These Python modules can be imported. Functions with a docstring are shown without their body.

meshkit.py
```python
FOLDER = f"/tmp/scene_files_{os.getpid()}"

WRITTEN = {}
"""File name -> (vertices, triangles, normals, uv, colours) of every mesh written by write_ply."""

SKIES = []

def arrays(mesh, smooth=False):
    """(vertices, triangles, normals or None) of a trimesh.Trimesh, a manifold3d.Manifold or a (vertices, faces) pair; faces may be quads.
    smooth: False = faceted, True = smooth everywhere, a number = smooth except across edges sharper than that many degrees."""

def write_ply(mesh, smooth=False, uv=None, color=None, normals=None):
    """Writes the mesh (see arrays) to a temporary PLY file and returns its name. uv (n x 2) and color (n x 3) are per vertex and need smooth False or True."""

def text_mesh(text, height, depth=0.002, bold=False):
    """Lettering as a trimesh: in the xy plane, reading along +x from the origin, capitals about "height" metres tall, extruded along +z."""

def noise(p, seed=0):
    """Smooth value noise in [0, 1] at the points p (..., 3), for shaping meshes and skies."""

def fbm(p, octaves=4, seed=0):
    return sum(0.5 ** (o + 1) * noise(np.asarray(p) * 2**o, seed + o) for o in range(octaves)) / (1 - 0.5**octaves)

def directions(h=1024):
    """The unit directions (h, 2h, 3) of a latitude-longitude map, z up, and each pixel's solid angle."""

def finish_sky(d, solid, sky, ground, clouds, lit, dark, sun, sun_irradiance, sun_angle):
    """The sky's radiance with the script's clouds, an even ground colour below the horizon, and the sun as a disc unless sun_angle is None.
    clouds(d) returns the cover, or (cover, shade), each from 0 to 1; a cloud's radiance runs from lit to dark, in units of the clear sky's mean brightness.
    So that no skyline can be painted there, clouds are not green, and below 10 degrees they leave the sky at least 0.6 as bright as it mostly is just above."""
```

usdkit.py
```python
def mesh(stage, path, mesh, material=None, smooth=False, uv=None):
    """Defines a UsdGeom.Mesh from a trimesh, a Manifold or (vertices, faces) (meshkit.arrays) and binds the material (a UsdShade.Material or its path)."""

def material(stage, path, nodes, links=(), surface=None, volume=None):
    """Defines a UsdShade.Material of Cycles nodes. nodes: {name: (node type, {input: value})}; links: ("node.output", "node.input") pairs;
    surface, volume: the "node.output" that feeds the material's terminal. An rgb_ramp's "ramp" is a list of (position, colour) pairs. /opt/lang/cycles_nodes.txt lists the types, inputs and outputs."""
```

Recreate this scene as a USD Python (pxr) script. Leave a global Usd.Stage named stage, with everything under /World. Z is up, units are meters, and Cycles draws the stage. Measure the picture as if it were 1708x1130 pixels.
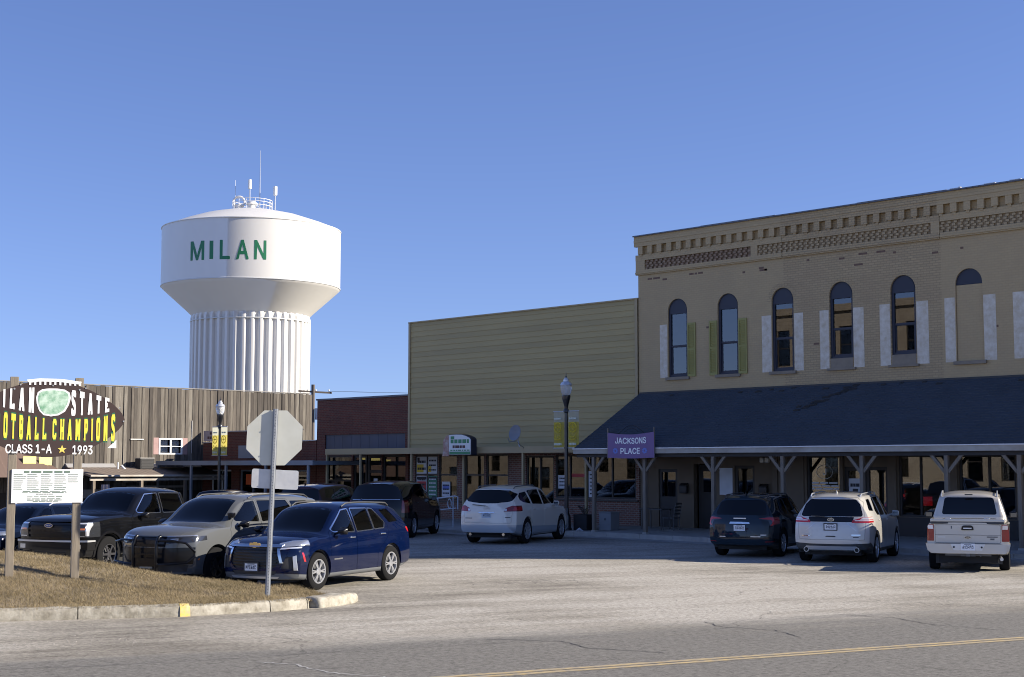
import math, random
import numpy as np, trimesh, usdkit, meshkit
import manifold3d as m3
from pxr import Usd, UsdGeom, UsdLux, UsdShade, Sdf, Gf, Vt
from scipy.interpolate import PchipInterpolator

EXPOSURE, SUN_I, SKY_S, SKY_LIFT, SKY_TINT = 1.08, 1.25, 0.057, 0.068, (0.88, 0.955, 1.42)
stage = Usd.Stage.CreateInMemory()
UsdGeom.SetStageUpAxis(stage, UsdGeom.Tokens.z); UsdGeom.SetStageMetersPerUnit(stage, 1.0)
UsdGeom.Xform.Define(stage, '/World'); UsdGeom.Scope.Define(stage, '/World/Looks')
rnd = random.Random(7); npr = np.random.default_rng(7)

# ---------------------------------------------------------------- camera, sky, sun
cam = UsdGeom.Camera.Define(stage, '/World/camera')
TH, PITCH = math.radians(44.27), math.radians(4.945)
fwd = np.array([-math.cos(TH)*math.cos(PITCH), math.sin(TH)*math.cos(PITCH), math.sin(PITCH)])
rgt = np.array([math.sin(TH), math.cos(TH), 0.0]); upv = np.cross(rgt, fwd)
mat4 = np.eye(4); mat4[0,:3] = rgt; mat4[1,:3] = upv; mat4[2,:3] = -fwd; mat4[3,:3] = (0, -39.7, 2.4)
cam.AddTransformOp().Set(Gf.Matrix4d(mat4.tolist()))
cam.CreateHorizontalApertureAttr(36.0); cam.CreateVerticalApertureAttr(36.0*677/1024); cam.CreateFocalLengthAttr(51.64)
cam.CreateClippingRangeAttr(Gf.Vec2f(0.1, 5000.0)); cam.CreateExposureAttr(EXPOSURE)

SUN_AZ = math.atan2(0.757, 0.652); SUN_EL = math.radians(25.0)
sdir = np.array([math.sin(SUN_AZ)*math.cos(SUN_EL), math.cos(SUN_AZ)*math.cos(SUN_EL), math.sin(SUN_EL)])
sun = UsdLux.DistantLight.Define(stage, '/World/sun')
sun.CreateNormalizeAttr(True); sun.CreateIntensityAttr(SUN_I); sun.CreateAngleAttr(0.53); sun.CreateColorAttr(Gf.Vec3f(1.0, 0.91, 0.78))
zax = sdir; xax = np.cross([0,0,1], zax); xax /= np.linalg.norm(xax); yax = np.cross(zax, xax)
ms = np.eye(4); ms[0,:3] = xax; ms[1,:3] = yax; ms[2,:3] = zax
sun.AddTransformOp().Set(Gf.Matrix4d(ms.tolist()))
sky = UsdLux.DomeLight.Define(stage, '/World/sky')
sky.GetPrim().SetCustomDataByKey('kind', 'structure')
skym = usdkit.material(stage, '/World/Looks/sky_look', {
    'tc': ('texture_coordinate', {}), 'up': ('vector_math', {'math_type': 'add', 'vector2': (0.0, 0.0, SKY_LIFT)}), 'nz': ('vector_math', {'math_type': 'normalize'}),
    's': ('sky_texture', {'sky_type': 'single_scattering', 'sun_disc': False, 'sun_elevation': SUN_EL, 'sun_rotation': SUN_AZ, 'altitude': 250.0, 'air_density': 1.0, 'aerosol_density': 0.15, 'ozone_density': 1.0}),
    't': ('mix_color', {'blend_type': 'multiply', 'fac': 1.0, 'b': SKY_TINT, 'use_clamp': False}),
    'b': ('background_shader', {'strength': SKY_S})}, [('tc.generated', 'up.vector1'), ('up.vector', 'nz.vector1'), ('nz.vector', 's.vector'), ('s.color', 't.a'), ('t.result', 'b.color')], surface='b.background')
UsdShade.MaterialBindingAPI.Apply(sky.GetPrim()).Bind(skym)

# ---------------------------------------------------------------- helpers
used, ORIG, LOOKS = {}, {}, {}
def path_for(name, parent):
    base = parent.GetPath().pathString if parent else '/World'
    k = (base, name); n = used.get(k, 0); used[k] = n + 1
    return f'{base}/{name}' if n == 0 else f'{base}/{name}_{n:03d}'
def say(prim, label=None, cat=None, group=None, kind=None):
    for k, v in (('label', label), ('category', cat), ('group', group), ('kind', kind)):
        if v: prim.SetCustomDataByKey(k, v)
    return prim
def thing(name, label, cat, loc=(0,0,0), rotz=0.0, group=None, world=False, kind=None):
    """An Xform at the thing's base. world: its parts are given in world coordinates."""
    x = UsdGeom.Xform.Define(stage, path_for(name, None)); x.AddTranslateOp().Set(Gf.Vec3d(*map(float, loc)))
    if rotz: x.AddRotateZOp().Set(math.degrees(rotz))
    p = x.GetPrim(); say(p, label, cat, group, kind)
    if world: ORIG[p.GetPath().pathString] = np.array(loc, float)
    return p
def arr(m):
    if hasattr(m, 'to_mesh'):
        k = m.to_mesh(); return np.array(k.vert_properties[:, :3], float), np.array(k.tri_verts, int)
    return np.array(m.vertices, float), np.array(m.faces, int)
def join(ms):
    if not isinstance(ms, (list, tuple)): ms = [ms]
    V, F, n = [], [], 0
    for m in ms:
        v, f = arr(m); V.append(v); F.append(f + n); n += len(v)
    return trimesh.Trimesh(np.vstack(V), np.vstack(F), process=False)
def obj(name, mesh, look, parent=None, smooth=False, label=None, cat=None, group=None, kind=None):
    t = join(mesh)
    if parent is not None:
        pp = parent.GetPath().pathString
        for k, o in ORIG.items():
            if pp == k or pp.startswith(k + '/'):
                t.vertices = t.vertices - o; break
    if len(t.faces) == 0: return None
    m = usdkit.mesh(stage, path_for(name, parent), t, LOOKS[look], smooth=smooth)
    return say(m.GetPrim(), label, cat, group, kind)
def box(x0, x1, y0, y1, z0, z1):
    b = trimesh.creation.box((abs(x1-x0), abs(y1-y0), abs(z1-z0))); b.apply_translation(((x0+x1)/2, (y0+y1)/2, (z0+z1)/2)); return b
def mbox(x0, x1, y0, y1, z0, z1):
    return m3.Manifold.cube((x1-x0, y1-y0, z1-z0)).translate((x0, y0, z0))
def frame_to(d):
    d = np.asarray(d, float); d = d/np.linalg.norm(d)
    a = np.array([0,0,1.0]) if abs(d[2]) < 0.95 else np.array([1.0,0,0])
    x = np.cross(a, d); x /= np.linalg.norm(x); y = np.cross(d, x)
    return np.stack([x, y, d], 1)
def bar(p0, p1, w, h=None):
    """A rectangular bar; w is its horizontal width, h its other width."""
    p0, p1 = np.asarray(p0, float), np.asarray(p1, float); L = np.linalg.norm(p1-p0)
    b = trimesh.creation.box((w, h or w, L)); T = np.eye(4); T[:3,:3] = frame_to(p1-p0); T[:3,3] = (p0+p1)/2; b.apply_transform(T); return b
def cyl(p0, p1, r0, r1=None, n=16):
    p0, p1 = np.asarray(p0, float), np.asarray(p1, float); r1 = r0 if r1 is None else r1
    R = frame_to(p1-p0); a = np.linspace(0, 2*np.pi, n, endpoint=False)
    c = np.stack([np.cos(a), np.sin(a), 0*a], 1)
    v = np.vstack([p0 + (c*r0) @ R.T, p1 + (c*r1) @ R.T, [p0], [p1]]); f = []
    for i in range(n):
        j = (i+1) % n; f += [[i, j, n+j], [i, n+j, n+i], [2*n, j, i], [2*n+1, n+i, n+j]]
    return trimesh.Trimesh(v, f, process=False)
def tube(pts, r, n=8, closed=False):
    pts = np.asarray(pts, float); out = []
    k = len(pts); V = []; a = np.linspace(0, 2*np.pi, n, endpoint=False)
    for i in range(k):
        d = (pts[(i+1) % k] - pts[i-1]) if closed else pts[min(i+1, k-1)] - pts[max(i-1, 0)]
        R = frame_to(d); V.append(pts[i] + (np.stack([np.cos(a), np.sin(a), 0*a], 1)*r) @ R.T)
    f = []
    for i in range(k if closed else k-1):
        p, q = i*n, ((i+1) % k)*n
        for j in range(n):
            b = (j+1) % n; f += [[p+j, p+b, q+b], [p+j, q+b, q+j]]
    V = np.vstack(V)
    if not closed:
        V = np.vstack([V, pts[:1], pts[-1:]]); c0, c1 = len(V)-2, len(V)-1; e = (k-1)*n
        for j in range(n):
            b = (j+1) % n; f += [[c0, b, j], [c1, e+j, e+b]]
    return trimesh.Trimesh(V, f, process=False)
def lathe(prof, n=24, loc=(0,0,0)):
    """prof: (r, z) from the bottom up."""
    a = np.linspace(0, 2*np.pi, n, endpoint=False); prof = np.asarray(prof, float)
    V = np.vstack([np.stack([r*np.cos(a), r*np.sin(a), 0*a+z], 1) for r, z in prof]); f = []
    for i in range(len(prof)-1):
        for j in range(n):
            b = (j+1) % n; f += [[i*n+j, i*n+b, (i+1)*n+b], [i*n+j, (i+1)*n+b, (i+1)*n+j]]
    c0, c1 = len(V), len(V)+1; V = np.vstack([V, [(0,0,prof[0][1]), (0,0,prof[-1][1])]]); e = (len(prof)-1)*n
    for j in range(n):
        b = (j+1) % n; f += [[c0, b, j], [c1, e+j, e+b]]
    t = trimesh.Trimesh(V, f, process=False); t.apply_translation(loc); return t
def cross(poly, r=0.0):
    c = m3.CrossSection([np.asarray(poly, float)], m3.FillRule.NonZero)
    if r: c = c.offset(-r, m3.JoinType.Round, 2, 24).offset(r, m3.JoinType.Round, 2, 24)
    return c
def ext(c, h): return c.extrude(h) if hasattr(c, 'extrude') else m3.Manifold.extrude(c, h)
def prism_y(poly, y0, y1, r=0.0, off=0.0):
    """Polygon in (x, z), extruded along y."""
    c = cross(poly, r)
    if off: c = c.offset(off, m3.JoinType.Round, 2, 24)
    return ext(c, y1-y0).transform(np.array([[1,0,0,0],[0,0,-1,y1],[0,1,0,0]], float))
def prism_x(poly, x0, x1, r=0.0, off=0.0):
    """Polygon in (y, z), extruded along x."""
    c = cross(poly, r)
    if off: c = c.offset(off, m3.JoinType.Round, 2, 24)
    return ext(c, x1-x0).transform(np.array([[0,0,1,x0],[1,0,0,0],[0,1,0,0]], float))
def prism_z(poly, z0, z1, r=0.0):
    return ext(cross(poly, r), z1-z0).translate((0,0,z0))
def rbox(x0, x1, y0, y1, z0, z1, r=0.02, n=8):
    """A box with rounded edges: hull of spheres."""
    s = m3.Manifold.sphere(r, n); q = [s.translate((x, y, z)) for x in (x0+r, x1-r) for y in (y0+r, y1-r) for z in (z0+r, z1-r)]
    return m3.Manifold.batch_hull(q)
def turned(t, ang, loc=(0,0,0)):
    t = t.copy(); T = trimesh.transformations.rotation_matrix(ang, (0,0,1)); T[:3,3] = loc; t.apply_transform(T); return t
def text(s, h, depth=0.004, bold=False, width=None, center=True):
    t = meshkit.text_mesh(s, h, depth, bold); b = t.bounds
    t.apply_translation((-(b[0][0]+b[1][0])/2 if center else -b[0][0], 0, 0))
    if width: t.apply_scale((width/(b[1][0]-b[0][0]), 1, 1))
    return t
def stand(t, o, ex, n=None):
    """Takes a mesh drawn in the xy plane to the vertical plane through o with horizontal direction ex; its z axis becomes the plane's outward normal."""
    ex = np.asarray(ex, float); ex = ex/np.linalg.norm(ex); ez = np.array([0,0,1.0]); nn = np.cross(ex, ez)
    T = np.eye(4); T[:3,0] = ex; T[:3,1] = ez; T[:3,2] = nn; T[:3,3] = o; t = t.copy(); t.apply_transform(T); return t
def flat(poly, z):
    from shapely.geometry import Polygon
    v, f = trimesh.creation.triangulate_polygon(Polygon(poly), engine='earcut'); return trimesh.Trimesh(np.column_stack([v, np.full(len(v), z)]), f, process=False)

def hull_of(pts, r, n=10): return m3.Manifold.batch_hull([m3.Manifold.sphere(r, n).translate(tuple(map(float, p))) for p in pts])

# ---------------------------------------------------------------- materials
def look(name, color, rough=0.6, metallic=0.0, var=None, bump=None, coat=0.0, spec=0.5, color2=None, emit=None, streak=None, **kw):
    """A principled material; var = (noise scale, amount) moves the colour towards color2 (or darker); bump = (scale, distance); streak = xyz scale of the noise."""
    nodes = {'p': ('principled_bsdf', {'base_color': color, 'roughness': rough, 'metallic': metallic, 'coat_weight': coat, 'coat_roughness': 0.04, 'specular_ior_level': spec, **kw})}
    links = []
    if var or bump:
        nodes['g'] = ('geometry', {})
        src = 'g.position'
        if streak:
            nodes['mp'] = ('mapping', {'scale': streak}); links.append(('g.position', 'mp.vector')); src = 'mp.vector'
    if var:
        c2 = color2 or tuple(c*0.6 for c in color)
        nodes['n'] = ('noise_texture', {'scale': var[0], 'detail': 6.0, 'roughness': 0.65})
        nodes['r'] = ('map_range', {'from_min': 0.35, 'from_max': 0.7, 'to_min': 0.0, 'to_max': var[1], 'clamp': True})
        nodes['m'] = ('mix_color', {'a': color, 'b': c2})
        links += [(src, 'n.vector'), ('n.fac', 'r.value'), ('r.result', 'm.fac'), ('m.result', 'p.base_color')]
    if bump:
        nodes['bn'] = ('noise_texture', {'scale': bump[0], 'detail': 4.0})
        nodes['b'] = ('bump', {'strength': 0.6, 'distance': bump[1]})
        links += [(src, 'bn.vector'), ('bn.fac', 'b.height'), ('b.normal', 'p.normal')]
    if emit:
        nodes['p'][1].update(emission_color=emit[0], emission_strength=emit[1])
    LOOKS[name] = usdkit.material(stage, f'/World/Looks/{name}', nodes, links, surface='p.BSDF')
def glass(name, tint, ior=1.5, rough=0.0, see=0.5):
    """A pane: tinted see-through mixed with reflection by fresnel."""
    LOOKS[name] = usdkit.material(stage, f'/World/Looks/{name}', {
        't': ('transparent_bsdf', {'color': tint}), 'r': ('glossy_bsdf', {'color': (1,1,1), 'roughness': rough}), 'f': ('fresnel', {'IOR': ior}), 'm': ('mix_closure', {})},
        [('f.fac', 'm.fac'), ('t.BSDF', 'm.closure1'), ('r.BSDF', 'm.closure2')], surface='m.closure')
def brick_look(name, c1, c2, mortar, axis='x', wear=0.3, wearcol=None, bumpd=0.006, size=(0.21, 0.075), msize=0.01, blotch=None):
    """Brickwork for walls facing y (axis x) or x (axis y): courses, joints in relief, weathering."""
    nodes = {'g': ('geometry', {}), 's': ('separate_xyz', {}), 'c': ('combine_xyz', {}),
        'k': ('brick_texture', {'color1': c1, 'color2': c2, 'mortar': mortar, 'scale': 1.0, 'mortar_size': msize, 'mortar_smooth': 0.3, 'bias': 0.0, 'brick_width': size[0], 'row_height': size[1]}),
        'n': ('noise_texture', {'scale': 0.9, 'detail': 7.0, 'roughness': 0.7}),
        'r': ('map_range', {'from_min': 0.42, 'from_max': 0.72, 'to_min': 0.0, 'to_max': wear, 'clamp': True}),
        'm': ('mix_color', {'b': wearcol or tuple(0.5*x for x in c1)}),
        'n2': ('noise_texture', {'scale': 14.0, 'detail': 4.0}),
        'a': ('math', {'math_type': 'multiply_add', 'value2': -0.5}),
        'b': ('bump', {'strength': 0.8, 'distance': bumpd}), 'p': ('principled_bsdf', {'roughness': 0.85, 'specular_ior_level': 0.25})}
    links = [('g.position', 's.vector'), (f's.{axis}', 'c.x'), ('s.z', 'c.y'), ('c.vector', 'k.vector'), ('g.position', 'n.vector'), ('n.fac', 'r.value'), ('r.result', 'm.fac'),
        ('k.color', 'm.a'), ('g.position', 'n2.vector'), ('k.fac', 'a.value1'), ('n2.fac', 'a.value3'), ('a.value', 'b.height'), ('b.normal', 'p.normal')]
    if blotch:
        nodes['n3'] = ('noise_texture', {'scale': blotch[0], 'detail': 8.0, 'roughness': 0.8})
        nodes['r3'] = ('map_range', {'from_min': blotch[1], 'from_max': blotch[1]+0.03, 'to_min': 0.0, 'to_max': 0.85, 'clamp': True})
        nodes['m3'] = ('mix_color', {'b': blotch[2]})
        links += [('g.position', 'n3.vector'), ('n3.fac', 'r3.value'), ('r3.result', 'm3.fac'), ('m.result', 'm3.a'), ('m3.result', 'p.base_color')]
    else: links.append(('m.result', 'p.base_color'))
    LOOKS[name] = usdkit.material(stage, f'/World/Looks/{name}', nodes, links, surface='p.BSDF')
def paint(name, color, metallic=0.25, rough=0.35):
    LOOKS[name] = usdkit.material(stage, f'/World/Looks/{name}', {'p': ('principled_bsdf', {'base_color': color, 'metallic': metallic, 'roughness': rough, 'coat_weight': 1.0, 'coat_roughness': 0.03, 'specular_ior_level': 0.5 if max(color) > .13 else 0.0}),
        'g': ('geometry', {}), 'n': ('noise_texture', {'scale': 2.5, 'detail': 5.0}), 'r': ('map_range', {'from_min': 0.45, 'from_max': 0.75, 'to_min': 0.0, 'to_max': 0.12, 'clamp': True}), 'm': ('mix_color', {'a': color, 'b': tuple(c*.8+.02 for c in color)})},
        [('g.position', 'n.vector'), ('n.fac', 'r.value'), ('r.result', 'm.fac'), ('m.result', 'p.base_color')], surface='p.BSDF')
# ---------------------------------------------------------------- looks
look('tyre', (.012,.012,.0125), .9, bump=(60, .002), spec=.08)
look('alloy', (.62,.63,.65), .28, .85)
look('dark_alloy', (.10,.10,.11), .3, .8)
look('black_wheel', (.02,.02,.022), .35, .3)
look('dark_metal', (.12,.12,.12), .5, .7)
look('black_plastic', (.025,.026,.028), .55, var=(8,.4), color2=(.06,.058,.055))
look('grey_plastic', (.10,.105,.11), .6)
look('gloss_black', (.006,.006,.007), .22, spec=.25, coat=.25)
look('underside', (.015,.015,.015), .9)
look('cabin', (.035,.035,.037), .8)
look('seat_cloth', (.085,.085,.09), .9)
look('chrome', (.78,.79,.8), .12, 1.0)
look('satin_silver', (.55,.56,.57), .35, .8)
look('mirror_glass', (.16,.17,.19), .08, 1.0)
look('headlamp', (.50,.52,.55), .12, .75, coat=1.0)
look('lamp_dark', (.03,.032,.036), .1, .2, coat=1.0)
look('lamp_bright', (.85,.87,.9), .1, .6, coat=1.0)
look('lamp_red', (.42,.012,.016), .12, .1, coat=1.0)
look('lamp_deep_red', (.20,.006,.01), .1, .1, coat=1.0)
look('lamp_clear', (.7,.68,.68), .12, .3, coat=1.0)
look('lamp_amber', (.75,.20,.03), .2, 0, coat=1.0)
look('plate_white', (.70,.72,.74), .4, var=(30,.3))
look('plate_pale', (.42,.48,.52), .4)
look('plate_ink', (.05,.06,.09), .6)
look('gold', (.72,.52,.22), .25, .9)
look('ford_field', (.015,.05,.16), .2, coat=1.0)
look('dark_field', (.03,.032,.036), .2, coat=1.0)
glass('car_glass', (.80,.83,.83), 1.5)
glass('dark_glass', (.055,.06,.065), 1.55)
paint('paint_blue', (.0013,.0048,.026), 0.0, .5)
paint('paint_grey', (.088,.092,.094), .0, .5)
paint('paint_black', (.004,.0042,.005), 0.0, .5)
paint('paint_navy', (.003,.006,.016), .0, .5)
paint('paint_dark_teal', (.008,.015,.022), .0, .5)
paint('paint_white', (.64,.59,.50), .05, .35)
paint('paint_silver', (.50,.485,.45), .3, .35)
paint('paint_champagne', (.47,.44,.38), .3, .38)
paint('paint_grey_skirt', (.33,.37,.40), .35, .4)
paint('paint_maroon', (.03,.012,.018), .3, .3)
# ---------------------------------------------------------------- looks of the setting
RD = np.array([0.348, 0.9375]); RN = np.array([0.9375, -0.348])       # along and across the street
def ground_look(name, edge=None):
    """Old pale paving with streaks, stains, cracks and loose grit; edge: the distance across the street where it gives way, under drifted grit, to the darker road."""
    LA, LB, LC, RA, RB, RC = (.285,.264,.222), (.385,.362,.315), (.160,.146,.121), (.25,.241,.216), (.33,.318,.288), (.165,.158,.141)
    nodes = {'g': ('geometry', {}), 'mr': ('vector_rotate', {'rotate_type': 'z_axis', 'angle': math.atan2(RD[0], RD[1])}), 'mp': ('mapping', {'scale': (1.7, .17, 1.0)}),
        'n1': ('noise_texture', {'scale': .62, 'detail': 10.0, 'roughness': .78}), 'n2': ('noise_texture', {'scale': .16, 'detail': 6.0, 'roughness': .6}),
        'n3': ('noise_texture', {'scale': 11.0, 'detail': 8.0, 'roughness': .9}), 'av': ('math', {'math_type': 'add'}), 'hf': ('math', {'math_type': 'multiply', 'value2': .5}),
        'r1': ('rgb_ramp', {'ramp': [(0.0, LC), (.40, LC), (.475, LA), (.56, LB), (1.0, LB)]}), 'pr': ('map_range', {'from_min': .38, 'from_max': .62, 'to_min': .50, 'to_max': 1.45, 'clamp': True}),
        'dn': ('noise_texture', {'scale': 1.3, 'detail': 5.0}), 'ds': ('vector_math', {'math_type': 'scale', 'scale': .8}), 'da': ('vector_math', {'math_type': 'add'}),
        'v': ('voronoi_texture', {'feature': 'distance_to_edge', 'scale': .21, 'randomness': 1.0}), 'vr': ('map_range', {'from_min': 0.0, 'from_max': .0045, 'to_min': .5, 'to_max': 0.0, 'clamp': True}),
        'cn': ('noise_texture', {'scale': .4, 'detail': 2.0}), 'cm': ('map_range', {'from_min': .42, 'from_max': .55, 'to_min': 0.0, 'to_max': 1.0, 'clamp': True}), 'cc': ('math', {'math_type': 'multiply'}),
        'mc': ('mix_color', {'b': (.04,.037,.033)}), 'pm': ('mix_color', {'blend_type': 'multiply', 'fac': 1.0, 'use_clamp': False}), 'b': ('bump', {'strength': .8, 'distance': .010}), 'p': ('principled_bsdf', {'roughness': .92, 'specular_ior_level': .2})}
    links = [('g.position','mr.vector'), ('mr.vector','mp.vector'), ('mp.vector','n1.vector'), ('g.position','n2.vector'), ('g.position','n3.vector'), ('n1.fac','av.value1'), ('n2.fac','av.value2'), ('av.value','hf.value1'), ('hf.value','r1.fac'),
        ('g.position','dn.vector'), ('dn.color','ds.vector1'), ('g.position','da.vector1'), ('ds.vector','da.vector2'), ('da.vector','v.vector'), ('v.distance','vr.value'), ('g.position','cn.vector'), ('cn.fac','cm.value'), ('vr.result','cc.value1'), ('cm.result','cc.value2'), ('cc.value','mc.fac'),
        ('n3.fac','pr.value'), ('mc.result','pm.a'), ('pr.result','pm.b'), ('pm.result','p.base_color'), ('n3.fac','b.height'), ('b.normal','p.normal')]
    if edge is None: links.append(('r1.color','mc.a'))
    else:
        nodes.update({'r2': ('rgb_ramp', {'ramp': [(0.0, RC), (.41, RC), (.48, RA), (.55, RB), (1.0, RB)]}), 'dp': ('vector_math', {'math_type': 'dot_product', 'vector2': (RN[0], RN[1], 0.0)}), 'w1': ('math', {'math_type': 'multiply_add', 'value2': 6.0, 'value3': -3.0}), 'w2': ('math', {'math_type': 'add'}),
            'w3': ('math', {'math_type': 'multiply_add', 'value2': 1.6}), 'er': ('map_range', {'range_type': 'smoothstep', 'from_min': edge+1.0, 'from_max': edge+2.9, 'to_min': 0.0, 'to_max': 1.0, 'clamp': True}), 'em': ('mix_color', {})})
        links += [('g.position','dp.vector1'), ('n1.fac','w1.value1'), ('w1.value','w2.value1'), ('dp.value','w2.value2'), ('n3.fac','w3.value1'), ('w2.value','w3.value3'), ('w3.value','er.value'), ('er.result','em.fac'), ('r1.color','em.a'), ('r2.color','em.b'), ('em.result','mc.a')]
    LOOKS[name] = usdkit.material(stage, f'/World/Looks/{name}', nodes, links, surface='p.BSDF')
E0 = np.array([-15.52, -22.68])                                         # a point on the near edge of the lot
ground_look('lot_surface'); ground_look('road_surface', float(E0 @ RN))
look('far_ground', (.16,.13,.08), .95, var=(.05,.8), color2=(.09,.09,.045))
look('line_paint', (.47,.35,.15), .85, var=(9.0,1.35), color2=(.265,.235,.185), bump=(60,.004))
look('concrete', (.40,.385,.35), .9, var=(1.8,.7), color2=(.24,.225,.2), bump=(40,.006))
look('kerb_concrete', (.40,.375,.31), .9, var=(4.5,1.0), color2=(.16,.14,.10), bump=(26,.014))
look('kerb_yellow', (.60,.43,.08), .8, var=(14,1.0), color2=(.40,.35,.24))
look('tar', (.03,.03,.03), .7); look('crack_fill', (.34,.335,.32), .9)
look('soil', (.26,.21,.14), .95, var=(2.5,.8), color2=(.10,.085,.055), bump=(30,.02))
def grass_look(name, ramp):
    LOOKS[name] = usdkit.material(stage, f'/World/Looks/{name}', {'g': ('geometry', {}), 'n': ('noise_texture', {'scale': .9, 'detail': 5.0}), 'a': ('math', {'math_type': 'multiply_add', 'value2': .55}), 'o': ('math', {'math_type': 'multiply', 'value2': .55}),
        'r': ('rgb_ramp', {'ramp': ramp}), 'd': ('diffuse_bsdf', {}), 't': ('translucent_bsdf', {}), 'm': ('mix_closure', {'fac': .3})},
        [('g.random_per_island','a.value1'), ('g.position','n.vector'), ('n.fac','o.value1'), ('o.value','a.value3'), ('a.value','r.fac'), ('r.color','d.color'), ('r.color','t.color'), ('d.BSDF','m.closure1'), ('t.BSDF','m.closure2')], surface='m.closure')
grass_look('dry_grass', [(0,(.16,.135,.075)), (.3,(.34,.275,.165)), (.55,(.47,.39,.25)), (.85,(.60,.51,.345)), (1,(.17,.18,.08))])

# ---------------------------------------------------------------- ground, street, markings
def sstep(t): t = np.clip(t, 0, 1); return t*t*(3-2*t)
def gh(x, y): return -.55*sstep((-46.0 - np.asarray(x, float))/15.0) - .11*sstep((-28 - np.asarray(x, float))/6)*sstep((-13 - np.asarray(y, float))/5)*(1-sstep((-46.0 - np.asarray(x, float))/15.0))
gx = np.concatenate([[-3000,-1200,-500,-250], np.arange(-140, 81, 2.5), [160,500,1200,3000]]); gy = np.concatenate([[-3000,-1200,-400,-160], np.arange(-110, 61, 2.5), [120,300,1000,3000]])
def sheet(gx, gy, zf, dz=0.0):
    X, Y = np.meshgrid(gx, gy, indexing='ij'); V = np.stack([X, Y, zf(X, Y)+dz], -1).reshape(-1, 3); n = len(gy); F = []
    for i in range(len(gx)-1):
        for j in range(n-1): a = i*n+j; F += [(a, a+n, a+n+1), (a, a+n+1, a+1)]
    return trimesh.Trimesh(V, F, process=False)
obj('ground', sheet(gx, gy, gh, -.012), 'far_ground', kind='structure')
obj('parking_lot', sheet(np.arange(-95, 60.1, 2.5), np.concatenate([[-130,-80], np.arange(-60,7,2.5)]), gh, 0), 'lot_surface', kind='structure')
def rp(s, w): q = E0 + RD*s + RN*w; return (q[0], q[1])
def edge_jag(s): return -2.2 + .1*math.sin(s*1.7)
road = [rp(s, edge_jag(s)) for s in np.arange(-90, 140, .7)] + [rp(s, 9.2) for s in (140, -90)]
obj('road', flat(road, .005), 'road_surface', kind='structure')
lines = []
for w in (4.36, 4.535):
    cl = lambda s: w + .127 - .0355*(s-.25)
    pts = [rp(s, cl(s)-.06+.01*math.sin(s*7)) for s in np.arange(-60, 120, .5)] + [rp(s, cl(s)+.06+.01*math.sin(s*5)) for s in np.arange(120, -60, -.5)]
    lines.append(flat(pts, .0095))
obj('centre_line', lines, 'line_paint', kind='structure', label='worn double yellow centre line')
def ribbon(pts, w, z, seed):
    r = random.Random(seed); P = []
    for (x0, y0), (x1, y1) in zip(pts, pts[1:]):
        for k in range(8): t = k/8; P.append((x0+(x1-x0)*t+r.uniform(-.03,.03), y0+(y1-y0)*t+r.uniform(-.03,.03)))
    P = np.array(P); d = np.gradient(P, axis=0); n = np.stack([-d[:,1], d[:,0]], 1); n /= np.linalg.norm(n, axis=1, keepdims=True); ww = np.array([w*r.uniform(.5,1.3) for _ in P])[:,None]
    V = np.vstack([P+n*ww/2, P-n*ww/2]); k = len(P); F = [f for i in range(k-1) for f in ((i, k+i, k+i+1), (i, k+i+1, i+1))]
    return trimesh.Trimesh(np.column_stack([V, np.full(len(V), z)]), F, process=False)
obj('road_crack', ribbon([(-15.2,-29.2),(-14.75,-29.0),(-13.9,-29.15),(-13.2,-28.9),(-12.6,-29.3)], .035, .0092, 3), 'crack_fill', kind='structure')
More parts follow.
